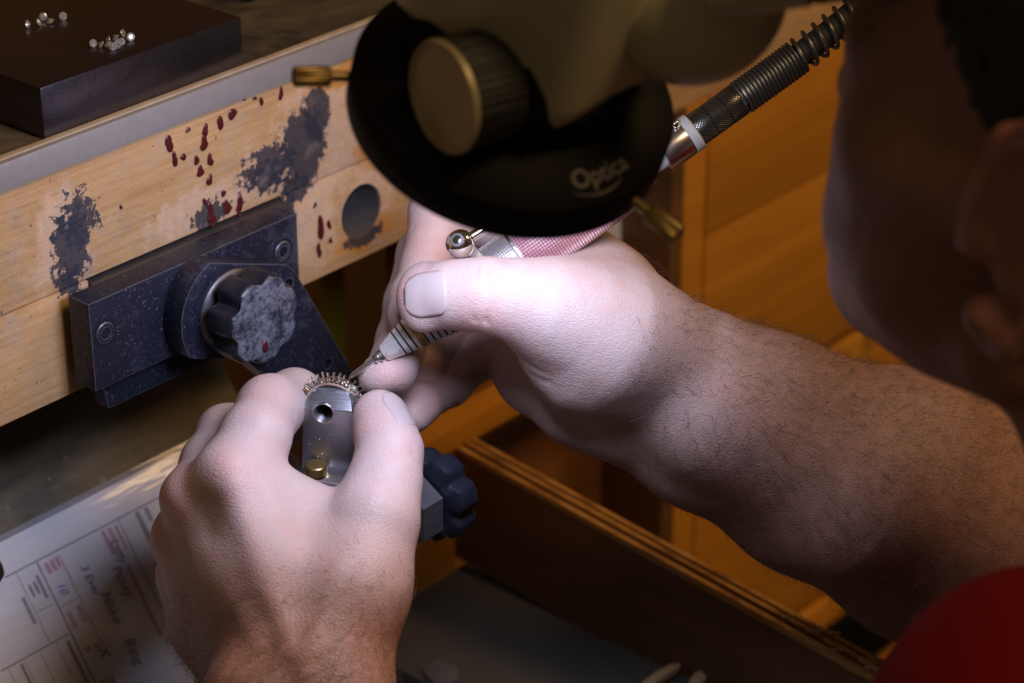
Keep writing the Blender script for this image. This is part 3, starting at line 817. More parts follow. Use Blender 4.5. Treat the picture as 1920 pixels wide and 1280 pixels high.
# ================================================================== stereo microscope with ring light
SCP = P(960, 187, 800)
sa = unit((-.15, -.40, .90)); sx, sy, _ = frame(sa, EX)
scope = thing('microscope', SCP, 'cream stereo microscope with black ring light, hanging over the hands', 'microscope')
def SL(x, y, z): return SCP + sx * x + sy * y + sa * z
Rr = 52.5
shroud = lathe('ring_light_housing', [(33, -5.5), (50, -5.5), (51, -9), (Rr - .6, -9), (Rr, -8.2), (Rr + .1, 4.0), (Rr - .4, 4.8), (36, 13.0), (33, 13.0), (33, -5.5)], SCP, sa, 'scope_black', scope, 128, caps=False)
for k in range(36):
    a = 2 * PI * k / 36
    lathe('led', [(2.0, -5.0), (2.0, -6.4), (1.2, -7.4), (.01, -7.6)], SL(42 * math.cos(a), 42 * math.sin(a), 0), sa, 'led_white', shroud, 8)
lamp = bpy.data.lights.new('ring_light_glow', 'AREA'); lamp.shape = 'DISK'; lamp.size = .086; lamp.energy = .385; lamp.color = (.66, .72, 1.0); lamp.spread = math.radians(150)
lo = bpy.data.objects.new('ring_light_glow', lamp); COL.objects.link(lo); lo.parent = scope
lo.location = (SL(0, 0, -9.6) - SCP) * .001; lo.rotation_euler = Vector(sa).to_track_quat('Z', 'Y').to_euler()
def thumbscrew(ang, z=-1.5, turn=0.0):
    d = unit(sx * math.cos(ang) + sy * math.sin(ang)); c = SL(0, 0, z) + d * (Rr - 3)
    d = unit(sx * math.cos(ang + turn) + sy * math.sin(ang + turn))
    s = lathe('thumbscrew', [(1.7, 0), (1.7, 9), (2.9, 9.3), (3.2, 10), (3.2, 20.5), (2.7, 21.4), (.01, 21.6)], c, d, 'aged_brass', scope, 40, rfun=lambda t, h: 1 + (.05 * math.cos(20 * t) if h > 9.5 else 0))
thumbscrew(math.radians(133), -1.5, math.radians(14)); thumbscrew(math.radians(-86), -3); thumbscrew(math.radians(20))
# objective mount rising from the ring
lathe('objective_mount', [(32.5, 2), (34.5, 12), (35.5, 14), (36.5, 26), (33, 30), (28, 31)], SL(0, 0, 0), sa, 'scope_black', scope, 72)
# cream body: rounded housing
def rbox(name, lo_, hi_, bev, mat, par=None, seg=5):
    return box(name, lo_, hi_, mat, par or scope, bev, seg=seg, M3=(SCP, sx, sy, sa))
rbox('body', (-25, -34, 20), (50, 44, 100), 13, 'scope_cream')
rbox('arm_clamp', (-18, 24, 30), (40, 60, 92), 9, 'scope_cream')
# focus knob on the near face
kd = unit((-.95, .22, 0)); kb = P(955, 150, 766)
lathe('knob_flange', [(21, -8), (21, 3), (19.5, 5), (14, 5.5)], kb, kd, 'scope_black', scope, 64)
kn = lathe('focus_knob', [(15.5, 4), (17.6, 5), (17.6, 22.5), (16.8, 23.6)], kb, kd, 'scope_rubber', scope, 192, rfun=lambda t, h: 1 + (.022 * (1 if math.cos(48 * t) > 0 else -1) if 5 < h < 22.6 else 0))
lathe('knob_cap', [(17.2, 23.2), (17.9, 24.0), (17.4, 25.4), (16.2, 25.6), (15.4, 24.7), (.01, 24.4)], kb, kd, 'knob_brass', kn, 64)
# binocular head: rounded pod at the jeweller's side, tubes and eyepieces
pc = P(1292, -28, 762)
ellipsoid('binocular_head', pc, (sx, sy, sa), (30, 31, 31), 'scope_cream', scope, 48, 32)
lathe('head_neck', [(27, -34), (27, 0)], pc, unit(pc - SL(8, 0, 60)), 'scope_cream', scope, 48)
ed = unit(P(1640, -75, 745) - pc)
ec = np.cross(ed, EZ); ec = unit(ec)
for s_ in (-1, 1):
    b_ = pc + ec * (22 * s_) + sa * 15
    tb = lathe('eyepiece_tube', [(15, 6), (15, 34), (13, 36)], b_, ed, 'scope_cream', scope, 40)
    lathe('eyecup', [(14, 35), (14.6, 37), (14.6, 56), (16.5, 58), (17, 64), (14, 66), (11, 60), (.01, 59)], b_, ed, 'scope_black', scope, 40)
# lettering wrapped on the sloping top of the housing
def cone(a, q, off=.25):
    """point on the sloping top: q mm up the slope from its outer edge"""
    r_ = Rr - .4 - q * .894; z_ = 4.8 + q * .447
    return SL((r_ + off * .447) * math.cos(a), (r_ + off * .447) * math.sin(a), z_ + off * .894)
def wrap_text(s, ang0, q0, size):
    cu = bpy.data.curves.new('lettering', 'FONT'); cu.body = s; cu.size = size; cu.offset = .012 * size
    o = bpy.data.objects.new('lettering', cu); COL.objects.link(o); bpy.context.view_layer.update()
    me = bpy.data.meshes.new_from_object(o.evaluated_get(bpy.context.evaluated_depsgraph_get())); bpy.data.objects.remove(o)
    co = np.array([v.co[:] for v in me.vertices]); fs = [list(p.vertices) for p in me.polygons]
    mesh('lettering', [cone(ang0 + c_[0] / 46, q0 + c_[1]) for c_ in co], fs, 'logo_white', shroud, smooth=False)
    pts = [cone(ang0 + (i / 16 * 18 - .5) / 46, q0 - 1.4 - 2.0 * math.sin(PI * i / 16) ** .8) for i in range(17)]
    tube('swoosh', pts, [.12 + .30 * math.sin(PI * i / 16) for i in range(17)], 'logo_white', shroud, 6)
wrap_text('Optica', math.radians(-113), 6.0, 8.2)

# overall size of the instrument (the parts above are drawn for a slightly larger one)
scope.location = W(P(960, 187, 758)); scope.scale = (.9475, .9475, .9475)

# ================================================================== person
def smin(a, b, k):
    h = np.clip(.5 + .5 * (b - a) / k, 0, 1)
    return b * (1 - h) + a * h - k * h * (1 - h)
class Field:
    """signed distance grid built from tapered capsules and ellipsoids (mm)"""
    BIG = 14.0
    def __init__(s, lo, hi, step):
        s.lo = np.array(lo, float); s.step = step
        s.n = np.ceil((np.array(hi) - s.lo) / step).astype(int) + 1
        s.ax = [(s.lo[i] + np.arange(s.n[i]) * step).astype(np.float32) for i in range(3)]
    def blank(s): return np.full(s.n, s.BIG, np.float32)
    def _sub(s, lo, hi, pad):
        i0 = np.clip(np.floor((lo - pad - s.lo) / s.step).astype(int), 0, s.n - 1); i1 = np.clip(np.ceil((hi + pad - s.lo) / s.step).astype(int) + 1, 1, s.n)
        sl_ = tuple(slice(a, b) for a, b in zip(i0, i1))
        g = [s.ax[0][sl_[0]][:, None, None], s.ax[1][sl_[1]][None, :, None], s.ax[2][sl_[2]][None, None, :]]
        return sl_, g
    def cap(s, F, a, ra, b, rb, k):
        a = np.asarray(a, float); b = np.asarray(b, float); R = max(ra, rb)
        sl_, g = s._sub(np.minimum(a, b) - R, np.maximum(a, b) + R, max(k, 2) + 4)
        if min(len(g[0]), g[1].shape[1], g[2].shape[2]) == 0: return
        d = b - a; L = d @ d + 1e-9
        px, py, pz = g[0] - a[0], g[1] - a[1], g[2] - a[2]
        t = np.clip((px * d[0] + py * d[1] + pz * d[2]) / L, 0, 1)
        D = np.sqrt((px - t * d[0]) ** 2 + (py - t * d[1]) ** 2 + (pz - t * d[2]) ** 2) - (ra + t * (rb - ra))
        F[sl_] = smin(F[sl_], D.astype(np.float32), k)
    def ell(s, F, c, axes, r, k, sub=False):
        c = np.asarray(c, float); R = max(r)
        sl_, g = s._sub(c - R, c + R, max(k, 2) + 4)
        px, py, pz = g[0] - c[0], g[1] - c[1], g[2] - c[2]
        q = [px * a[0] + py * a[1] + pz * a[2] for a in axes]
        k0 = np.sqrt(sum((q[i] / r[i]) ** 2 for i in range(3))); k1 = np.sqrt(sum((q[i] / r[i] ** 2) ** 2 for i in range(3))) + 1e-6
        D = (k0 * (k0 - 1) / k1).astype(np.float32)
        if sub: F[sl_] = -smin(-F[sl_], D, k)
        else: F[sl_] = smin(F[sl_], D, k)
    def chain(s, F, pts, k):
        for (a, ra), (b, rb) in zip(pts[:-1], pts[1:]): s.cap(F, a, ra, b, rb, k)
    def sample(s, G, p):
        q = (np.asarray(p) - s.lo) / s.step; i = np.clip(np.floor(q).astype(int), 0, s.n - 2); f = np.clip(q - i, 0, 1)
        r = 0
        for dx in (0, 1):
            for dy in (0, 1):
                for dz in (0, 1):
                    w = (f[:, 0] if dx else 1 - f[:, 0]) * (f[:, 1] if dy else 1 - f[:, 1]) * (f[:, 2] if dz else 1 - f[:, 2])
                    r = r + w * G[i[:, 0] + dx, i[:, 1] + dy, i[:, 2] + dz]
        return r
    def normal(s, G, p):
        e = s.step * .8; g = np.stack([s.sample(G, p + d) - s.sample(G, p - d) for d in np.eye(3) * e], 1)
        return g / (np.linalg.norm(g, axis=1, keepdims=True) + 1e-9)
    def mesh(s, G):
        """surface nets"""
        ins = G < 0
        cs = np.zeros([k - 1 for k in s.n], np.int8)
        for dx in (0, 1):
            for dy in (0, 1):
                for dz in (0, 1): cs += ins[dx:s.n[0] - 1 + dx, dy:s.n[1] - 1 + dy, dz:s.n[2] - 1 + dz]
        act = np.argwhere((cs > 0) & (cs < 8)); idx = -np.ones(cs.shape, np.int32); idx[tuple(act.T)] = np.arange(len(act))
        acc = np.zeros((len(act), 3)); cnt = np.zeros(len(act))
        corners = [(dx, dy, dz) for dx in (0, 1) for dy in (0, 1) for dz in (0, 1)]
        for a in corners:
            for ax in range(3):
                if a[ax]: continue
                b = list(a); b[ax] = 1
                va = G[tuple((act + a).T)]; vb = G[tuple((act + b).T)]
                m = (va < 0) != (vb < 0); t = np.where(m, va / np.where(m, va - vb, 1), 0)
                q = np.tile(np.array(a, float), (len(act), 1)); q[:, ax] = t
                acc[m] += q[m]; cnt[m] += 1
        V = (act + acc / cnt[:, None]) * s.step + s.lo
        quads = []
        for ax in range(3):
            u, v = [(1, 2), (2, 0), (0, 1)][ax]
            sa_ = [slice(None)] * 3; sb = [slice(None)] * 3; sa_[ax] = slice(0, -1); sb[ax] = slice(1, None)
            A_, B_ = ins[tuple(sa_)], ins[tuple(sb)]
            e = np.argwhere(A_ != B_)
            e = e[(e[:, u] > 0) & (e[:, v] > 0) & (e[:, u] < s.n[u] - 1) & (e[:, v] < s.n[v] - 1)]
            fl = A_[tuple(e.T)]
            def at(du, dv):
                w = e.copy(); w[:, u] += du; w[:, v] += dv; return idx[tuple(w.T)]
            q = np.stack([at(-1, -1), at(0, -1), at(0, 0), at(-1, 0)], 1)
            q[~fl] = q[~fl][:, ::-1]; quads.append(q)
        return V, np.concatenate(quads)
def polydist(V, pts):
    d = np.full(len(V), 1e9)
    pts = np.asarray(pts)
    for a, b in zip(pts[:-1], pts[1:]):
        ba = b - a; t = np.clip(((V - a) @ ba) / (ba @ ba), 0, 1); d = np.minimum(d, np.linalg.norm(V - a - t[:, None] * ba, axis=1))
    return d
def PP(l): return [(P(*q[:3]), q[3]) for q in l]
def Pl(l): return [P(*q) for q in l]

# ---------------- right arm and hand (upper hand, holding the handpiece)
RF = Field((-75, -335, -190), (240, -15, 75), 1.0)
def build_right():
    f = RF; palm = f.blank()
    # forearm: two bones' worth of muscle
    f.chain(palm, PP([(1225, 650, 916, 20), (1330, 712, 925, 20), (1450, 768, 938, 24), (1700, 862, 962, 31), (2000, 985, 1000, 38)]), 16)
    f.chain(palm, PP([(1165, 758, 928, 16.5), (1300, 835, 940, 18.5), (1500, 935, 958, 24), (1720, 1040, 980, 30), (2000, 1150, 1010, 36)]), 16)
    f.chain(palm, PP([(1195, 700, 905, 13), (1330, 790, 915, 16), (1600, 930, 940, 28), (1900, 1040, 975, 34)]), 14)
    # metacarpals
    f.chain(palm, PP([(1222, 640, 926, 17), (1150, 545, 940, 14), (1060, 452, 950, 13)]), 10)
    f.chain(palm, PP([(1205, 680, 938, 17), (1120, 560, 960, 14), (1060, 490, 970, 13)]), 10)
    f.chain(palm, PP([(1180, 720, 940, 17), (1100, 620, 968, 13), (1050, 550, 982, 12)]), 10)
    f.chain(palm, PP([(1160, 765, 938, 17), (1075, 690, 965, 13), (1030, 610, 985, 11)]), 10)
    # heel of the hand on the little finger side
    f.chain(palm, PP([(1160, 775, 930, 14), (1085, 745, 938, 15.5), (1005, 700, 952, 13), (965, 670, 962, 11)]), 9)
    # thenar pad and thumb metacarpal
    f.chain(palm, PP([(1215, 665, 908, 19), (1140, 635, 898, 23), (1075, 600, 892, 20)]), 10)
    f.chain(palm, PP([(1150, 700, 908, 17), (1090, 672, 903, 17.5), (1050, 640, 900, 14)]), 8)
    f.chain(palm, PP([(1075, 560, 905, 14), (1085, 505, 922, 12)]), 10)
    f.chain(palm, PP([(1140, 580, 908, 17), (1105, 505, 928, 13)]), 10)
    f.chain(palm, PP([(1205, 640, 908, 18), (1150, 560, 922, 15)]), 10)
    G = palm
    # thumb
    F = f.blank()
    f.chain(F, PP([(1085, 598, 891, 19), (1025, 576, 886, 16.2), (960, 562, 884, 13.6), (905, 553, 884, 12.4)]), 6)
    f.chain(F, PP([(905, 553, 884, 12.4), (845, 552, 886, 11.2), (805, 553, 888, 10.2)]), 5)
    f.ell(F, P(795, 557, 889), (unit(P(700, 557, 889) - P(795, 557, 889)), unit(AZw), unit(CAMPOS - P(795, 557, 889))), (9.5, 10.6, 8.6), 4)
    G = smin(G, F, 9); out = G
    fingers = [
        [(1060, 452, 950, 12.5), (930, 415, 947, 11), (820, 398, 941, 10.4), (800, 500, 930, 9.3), (775, 560, 920, 8.6), (764, 588, 914, 7.6)],
        [(1060, 490, 970, 12), (900, 460, 972, 11), (795, 478, 962, 10.2), (768, 570, 950, 9.5), (752, 640, 938, 9.2), (735, 693, 914, 9.6)],
        [(1050, 550, 982, 11.5), (930, 575, 992, 10.4), (850, 600, 985, 9.8), (815, 655, 970, 8.8), (786, 690, 947, 8.4)],
        [(1030, 610, 985, 10.5), (955, 640, 985, 9.4), (895, 672, 978, 8.6), (842, 722, 960, 7.9), (786, 757, 936, 7.6), (774, 776, 931, 7.2)],
    ]
    for i, fg in enumerate(fingers):
        F = f.blank(); f.chain(F, PP(fg), 3.5)
        if i == 1: f.ell(F, P(722, 701, 909), (unit(P(640, 740, 909) - P(722, 701, 909)), unit(P(760, 790, 909) - P(722, 701, 909)), unit(CAMPOS - P(722, 701, 909))), (10.0, 7.4, 8.5), 3)
        # the palm alone blends with each finger; finger against finger keeps a crease
        out = smin(out, smin(palm, F, 6), 1.2)
    return out
AZw = np.array([0, 0, 1.])
RG = build_right()
RV, RQ = RF.mesh(RG); RN = RF.normal(RG, RV)

# ---------------- left arm and hand (lower hand, round the ring holder)
LF = Field((-215, -330, -235), (25, -20, 10), 1.0)
def build_left():
    f = LF; palm = f.blank()
    LW = P(545, 1285, 852); LE = np.array([-190, -330, -250.])
    ux = unit(np.cross(LE - LW, CAMPOS - LW))
    if ux @ (P(800, 1285, 852) - LW) < 0: ux = -ux
    f.cap(palm, LW + ux * 12, 19, LE + ux * 14, 34, 14); f.cap(palm, LW - ux * 12, 18.5, LE - ux * 12, 32, 14)
    # metacarpals
    f.chain(palm, PP([(578, 1262, 856, 17.5), (520, 1080, 862, 15), (436, 898, 871, 13)]), 12)
    f.chain(palm, PP([(545, 1270, 862, 17), (460, 1090, 873, 15), (372, 940, 885, 12.5)]), 12)
    f.chain(palm, PP([(505, 1275, 871, 17), (420, 1120, 887, 14), (352, 1012, 899, 11.8)]), 12)
    f.chain(palm, PP([(468, 1280, 883, 15), (400, 1170, 900, 13), (356, 1080, 914, 11.0)]), 10)
    # thumb metacarpal, first web
    f.chain(palm, PP([(625, 1240, 858, 18), (668, 1100, 862, 16), (703, 975, 870, 14)]), 12)
    f.chain(palm, PP([(590, 1140, 868, 15), (604, 1055, 876, 13.5), (567, 990, 882, 12.5), (500, 935, 878, 12)]), 12)
    f.chain(palm, PP([(604, 1045, 878, 12), (655, 1003, 880, 11)]), 10)
    # palm underside
    f.chain(palm, PP([(560, 1190, 880, 16), (470, 1010, 896, 13)]), 14)
    out = palm
    # thumb
    F = f.blank()
    f.chain(F, PP([(703, 975, 870, 14), (722, 900, 879, 12.2), (731, 845, 886, 11.0), (720, 806, 892, 9.9), (713, 784, 896, 9.0)]), 5)
    f.ell(F, P(714, 784, 896), (unit(P(722, 700, 899) - P(714, 784, 896)), unit(P(800, 785, 896) - P(714, 784, 896)), unit(CAMPOS - P(714, 784, 896))), (9.8, 9.4, 8), 3)
    out = smin(out, F, 8)
    fingers = [
        [(436, 898, 871, 13), (478, 820, 884, 12.2), (506, 765, 900, 11.6), (553, 745, 920, 10.2), (588, 757, 928, 8.8)],
        [(372, 940, 885, 12.3), (400, 870, 903, 11.4), (424, 814, 923, 10.6), (490, 790, 944, 9.4), (535, 800, 948, 8.2)],
        [(352, 1012, 899, 11.8), (385, 945, 920, 10.6), (420, 895, 940, 9.8), (480, 870, 955, 9), (525, 880, 955, 8)],
        [(356, 1080, 914, 11), (388, 1020, 934, 9.2), (420, 970, 950, 8.4), (470, 950, 958, 8), (505, 955, 958, 7)],
    ]
    for fg in fingers:
        F = f.blank(); f.chain(F, PP(fg), 4)
        out = smin(out, smin(palm, F, 6), 1.3)
    return out
LG = build_left()
LV, LQ = LF.mesh(LG); LN = LF.normal(LG, LV)

# ---------------- relief: creases, tendons, veins (displaced along the normal)
def relief(V, Nn, items):
    for pts, amp, wid in items:
        d = polydist(V, Pl(pts)); V += Nn * (amp * np.exp(-(d / wid) ** 2))[:, None]
relief(RV, RN, [
    ([(985, 652, 886), (1015, 668, 884), (1050, 680, 882), (1095, 672, 880), (1130, 655, 876)], -1.7, 1.7),
    ([(990, 672, 888), (1020, 690, 886), (1055, 697, 884), (1095, 690, 882)], -1.5, 1.5),
    ([(1005, 700, 892), (1035, 712, 888), (1075, 716, 886), (1120, 704, 884)], -1.3, 1.5),
    ([(1020, 740, 900), (1070, 775, 900), (1120, 780, 900), (1160, 765, 898)], -1.8, 3.0),
    ([(892, 498, 874), (896, 540, 872), (890, 600, 874)], -.6, 1.2), ([(912, 498, 873), (916, 545, 871), (910, 604, 873)], -.7, 1.2),
    ([(930, 500, 873), (934, 545, 871)], -.3, 1.1), ([(905, 622, 884), (930, 626, 884), (950, 634, 886)], -1.6, 3.0),
    ([(1150, 800, 915), (1220, 790, 912), (1290, 835, 918), (1400, 900, 928), (1500, 950, 935)], 1.8, 4.0),
    ([(1180, 745, 905), (1260, 790, 908), (1380, 870, 916)], -1.7, 4.0), ([(1300, 860, 925), (1400, 915, 930), (1480, 960, 938)], -1.4, 3.5),
    ([(1150, 660, 880), (1240, 700, 895), (1330, 750, 903)], .9, 4),
    ([(780, 428, 930), (812, 432, 930), (850, 432, 932)], -.5, 1.2), ([(765, 505, 922), (800, 512, 920)], -.4, 1.0),
])
relief(LV, LN, [
    ([(545, 1220, 836), (500, 1090, 846), (440, 920, 858)], 1.5, 4.5), ([(500, 1220, 843), (430, 1080, 858), (372, 950, 872)], 1.7, 4.5),
    ([(455, 1240, 856), (395, 1110, 874), (350, 1010, 887)], 1.2, 4.0), ([(425, 1120, 866), (470, 1230, 850)], -1.4, 6),
    ([(432, 890, 857), (428, 884, 857)], 2.2, 8), ([(345, 928, 874), (350, 934, 874)], 3.0, 8), ([(326, 1008, 890), (330, 1010, 890)], 2.6, 7), ([(312, 968, 886), (345, 975, 880)], -2.0, 5),
    ([(400, 955, 862), (395, 990, 862)], -1.3, 7),
    ([(672, 842, 880), (720, 836, 875), (770, 838, 877)], -.5, 1.3), ([(675, 852, 880), (725, 850, 874), (775, 850, 876)], -.4, 1.2),
    ([(470, 745, 892), (505, 760, 888), (550, 775, 890)], -.4, 1.2), ([(460, 760, 890), (500, 778, 886), (545, 792, 888)], -.35, 1.2),
    ([(570, 1260, 832), (600, 1150, 838), (640, 1060, 846)], .8, 4),
])
# ---------------- head, neck and torso
hf = unit((-.03, .99, .0)); hr = unit(np.array([.9995, .03, 0])); hu = np.cross(hr, hf)
EAR = P(1940, 445, 645); HC = EAR + hr * 78 + hf * 4
def HL(x, y, z): return HC + hr * x + hf * y + hu * z
NB = HL(0, -60, -152)
LS = P(2005, 1480, 690)                                    # near shoulder
BF = Field((-330, -640, -420), (420, -170, 260), 3.0)
def build_body():
    f = BF; G = f.blank()
    hax = (hr, hf, hu)
    f.ell(G, HL(0, -14, 42), hax, (74, 96, 82), 10)
    f.ell(G, HL(0, 36, -4), hax, (67, 56, 76), 16)
    for s_ in (-1, 1):
        f.cap(G, HL(s_ * 55, 12, -46), 15, HL(s_ * 12, 74, -60), 17, 16)          # jaw
        f.cap(G, HL(s_ * 50, 52, -4), 15, HL(s_ * 60, 15, 2), 13, 12)            # cheek bone
        f.cap(G, HL(s_ * 50, 44, -32), 18, HL(s_ * 42, 60, -28), 16, 14)         # cheek
        f.cap(G, HL(s_ * 38, 68, 28), 9, HL(s_ * 10, 78, 28), 9, 8)              # brow
        f.ell(G, HL(s_ * 31, 84, 10), hax, (15, 9, 10), 5, sub=True)
        f.ell(G, HL(s_ * 31, 72, 10), hax, (12, 12, 12), 1.5)                   # eyeball under lid
    f.cap(G, HL(0, 80, 14), 7, HL(0, 91, -18), 10, 6); f.cap(G, HL(-9, 88, -20), 7, HL(9, 88, -20), 7, 5)
    f.cap(G, HL(0, 80, -60), 18, HL(0, 76, -64), 18, 12)
    f.cap(G, HL(-16, 88, -45), 6, HL(16, 88, -45), 6, 4); f.cap(G, HL(-14, 86, -55), 6, HL(14, 86, -55), 6, 4)
    f.cap(G, HL(0, -18, -40), 55, NB, 60, 22)                                   # neck
    f.cap(G, NB, 62, NB + np.array([0, -40, -90]), 95, 30)
    f.cap(G, NB + np.array([-20, -30, -60]), 70, LS, 46, 30)                        # shoulders
    RS = NB + np.array([190, -20, -60]); f.cap(G, NB + np.array([20, -30, -60]), 70, RS, 48, 30)
    f.cap(G, LS, 44, np.array([-190, -330, -250.]) , 36, 20)
    f.cap(G, RS, 44, P(2050, 1075, 1008), 40, 20)
    f.cap(G, NB + np.array([0, -40, -90]), 110, NB + np.array([0, -60, -260]), 120, 30)
    for s_ in (-1,):
        e = lambda y, z, x=0: HL(s_ * (78 + x), y, z)
        pts = [(14, -6), (12, 10), (6, 24), (-6, 31), (-20, 27), (-25, 10), (-20, -8), (-12, -20), (-4, -30), (4, -32)]
        for (a, b) in zip(pts[:-1], pts[1:]):
            f.cap(G, e(*a, 5 if a[0] < 4 else 0), 4.6, e(*b, 5 if b[0] < 4 else 0), 4.6, 4)
        f.ell(G, HL(s_ * 76, -6, 2), hax, (7, 17, 27), 4); f.ell(G, HL(s_ * 86, -3, 2), hax, (8, 9, 14), 3, sub=True)
        f.cap(G, HL(s_ * 78, 8, -26), 6.5, HL(s_ * 76, 2, -32), 6.5, 4); f.cap(G, HL(s_ * 79, 10, 0), 4, HL(s_ * 79, 9, -6), 4, 3)
    return G
BG = build_body(); BV, BQ = BF.mesh(BG)

# one skin mesh for the whole body
person = thing('person', (60, -480, -560), 'person in a red shirt working at the bench, both hands holding tools under the microscope', 'person')
VV = np.concatenate([RV, LV, BV]); QQ = np.concatenate([RQ, LQ + len(RV), BQ + len(RV) + len(LV)])
# suntan plus painted light falloff on forearms and wrists; fingers, palms pale, knuckles red
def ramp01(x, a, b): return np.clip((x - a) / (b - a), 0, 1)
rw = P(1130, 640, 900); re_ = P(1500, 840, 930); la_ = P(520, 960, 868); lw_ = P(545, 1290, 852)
tan_and_shade = np.concatenate([ramp01((RV - rw) @ unit(re_ - rw), 0, 75) * .9, ramp01((LV - la_) @ unit(lw_ - la_), -8, 46) * 1.0, np.full(len(BV), .85)])
red = np.zeros(len(VV))
def redspot(p, r, a):
    d = np.linalg.norm(VV - P(*p), axis=1); np.maximum(red, a * np.exp(-(d / r) ** 2), out=red)
for q, r_, a_ in (((905, 600, 876), 11, .55), ((765, 545, 882), 9, .4), ((735, 700, 903), 9, .45), ((785, 745, 928), 10, .5), ((800, 700, 930), 12, .6), ((428, 890, 858), 11, .45), ((335, 930, 872), 12, .5),
                  ((310, 1010, 880), 11, .45), ((735, 760, 890), 9, .4), ((690, 800, 884), 9, .35), ((500, 730, 888), 11, .3), ((760, 845, 878), 8, .3), ((800, 470, 928), 12, .4), ((745, 590, 910), 9, .4)):
    redspot(q, r_, a_)
red = np.maximum(red, 1.0 * np.exp(-(np.linalg.norm(VV - HL(-84, -10, 4), axis=1) / 30) ** 2))  # ear reddened in the colour to stand in for its backlit glow
me = bpy.data.meshes.new('body')
pv_ = ((VV - org(person)) * .001).astype(np.float32)
me.vertices.add(len(pv_)); me.vertices.foreach_set('co', pv_.ravel())
me.loops.add(QQ.size); me.loops.foreach_set('vertex_index', QQ.ravel().astype(np.int32))
me.polygons.add(len(QQ)); me.polygons.foreach_set('loop_start', np.arange(0, QQ.size, 4, dtype=np.int32))
me.update(calc_edges=True); me.validate()
for nm, arr in (('tan', tan_and_shade), ('red', red)):
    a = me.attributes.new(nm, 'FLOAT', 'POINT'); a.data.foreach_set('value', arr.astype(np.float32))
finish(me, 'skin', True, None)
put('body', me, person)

# ---------------- nails: curved plates laid on the finger ends
def nail(f, G, c, along, look, L, Wd, name='fingernail', square=.0, lift=.12):
    c = np.asarray(c, float); vz = unit(look); ux_ = np.asarray(along, float); ux_ = unit(ux_ - vz * (ux_ @ vz)); uy_ = np.cross(vz, ux_)
    nu, nv = 16, 14; vs = []; top = []
    for j in range(nv + 1):
        for i in range(nu + 1):
            u = -1 + 2 * i / nu; v = -1 + 2 * j / nv
            wlim = 1.0 if u < .1 else math.sqrt(max(0, 1 - ((u - .1) / .92) ** 2)) ** .8
            if u < -.7: wlim = 1 - .25 * ((-.7 - u) / .3) ** 2
            top.append(c + ux_ * (u * L / 2) + uy_ * (v * wlim * Wd / 2) + vz * 9)
    top = np.array(top)
    t = np.zeros(len(top))
    for _ in range(60):
        d = f.sample(G, top - vz * t[:, None]); t = np.clip(t + np.clip(d, -1, 3) * .7, 0, 14)
    p = top - vz * t[:, None]; n_ = f.normal(G, p)
    # relax heights so that the plate is one smooth curve across
    hgt = (p - c) @ vz; hg = hgt.reshape(nv + 1, nu + 1)
    for _ in range(6):
        hg[:, 1:-1] = (hg[:, :-2] + 2 * hg[:, 1:-1] + hg[:, 2:]) / 4; hg[1:-1] = (hg[:-2] + 2 * hg[1:-1] + hg[2:]) / 4
    p = p + vz * ((hg.ravel() - hgt))[:, None] + n_ * lift
    low = p - n_ * .7; m = len(p); vs = np.concatenate([p, low]); fs = []
    I = lambda i, j: j * (nu + 1) + i
    for j in range(nv):
        for i in range(nu):
            fs.append((I(i, j), I(i + 1, j), I(i + 1, j + 1), I(i, j + 1))); fs.append((m + I(i, j + 1), m + I(i + 1, j + 1), m + I(i + 1, j), m + I(i, j)))
    for i in range(nu): fs.append((I(i + 1, 0), I(i, 0), m + I(i, 0), m + I(i + 1, 0))); fs.append((I(i, nv), I(i + 1, nv), m + I(i + 1, nv), m + I(i, nv)))
    for j in range(nv): fs.append((I(0, j), I(0, j + 1), m + I(0, j + 1), m + I(0, j))); fs.append((I(nu, j + 1), I(nu, j), m + I(nu, j), m + I(nu, j + 1)))
    return mesh(name, vs, fs, 'nail', person, angle=None)
tc = P(797, 553, 880)
nail(RF, RG, tc, P(700, 556, 880) - tc, unit(CAMPOS - tc) * 1.0 + EZ * .25, 15.0, 16.0, 'thumbnail')
tc = P(741, 768, 891)
nail(LF, LG, tc, P(730, 690, 895) - tc, unit(CAMPOS - tc) + unit(P(900, 725, 889) - tc) * .85, 13.5, 12.0, 'thumbnail')
tc = P(735, 588, 912)
nail(RF, RG, tc, P(728, 640, 905) - tc, unit(P(600, 560, 905) - tc), 11, 10.5)
tc = P(680, 700, 912)
nail(RF, RG, tc, P(690, 760, 898) - tc, unit(P(540, 680, 925) - tc), 8.5, 9)

# ---------------- arm hair
def hairs(V, Nn, wfun, n, flow, Lr, rad, curl):
    w = wfun(V); w = np.clip(w, 0, None); w = w / w.sum()
    ids = RNG.choice(len(V), n, p=w); vs = []; fs = []
    for q in ids:
        p = V[q]; nn = Nn[q]; d = flow(p); d = d - nn * (d @ nn); d = unit(d + RNG.normal(0, .45, 3)); d = unit(d - nn * (d @ nn) * .9)
        L = Lr[0] + (Lr[1] - Lr[0]) * RNG.random() ** 1.5; side = np.cross(nn, d) * RNG.normal(0, curl); lift = .55 + .5 * RNG.random()
        pts = []
        for s_ in (0, .33, .66, 1.0):
            pts.append(p - nn * .3 + d * L * s_ * (1 - .1 * s_) + nn * L * lift * (s_ - .55 * s_ * s_) + side * L * s_ * s_)
        a, b = tube_data(pts, [rad, rad * .85, rad * .6, rad * .2], 3, False); o_ = len(vs)
        vs += a; fs += [tuple(i + o_ for i in q_) for q_ in b]
    return vs, fs
def w_right(V):
    s_ = (V - P(1080, 600, 900)) @ unit(re_ - rw); Fw = ramp01(s_, 5, 70)
    return Fw * (.35 + ramp01((RN @ np.array([-.1, .1, 1.])), -.35, .5)) * ramp01(-s_, -260, -200)
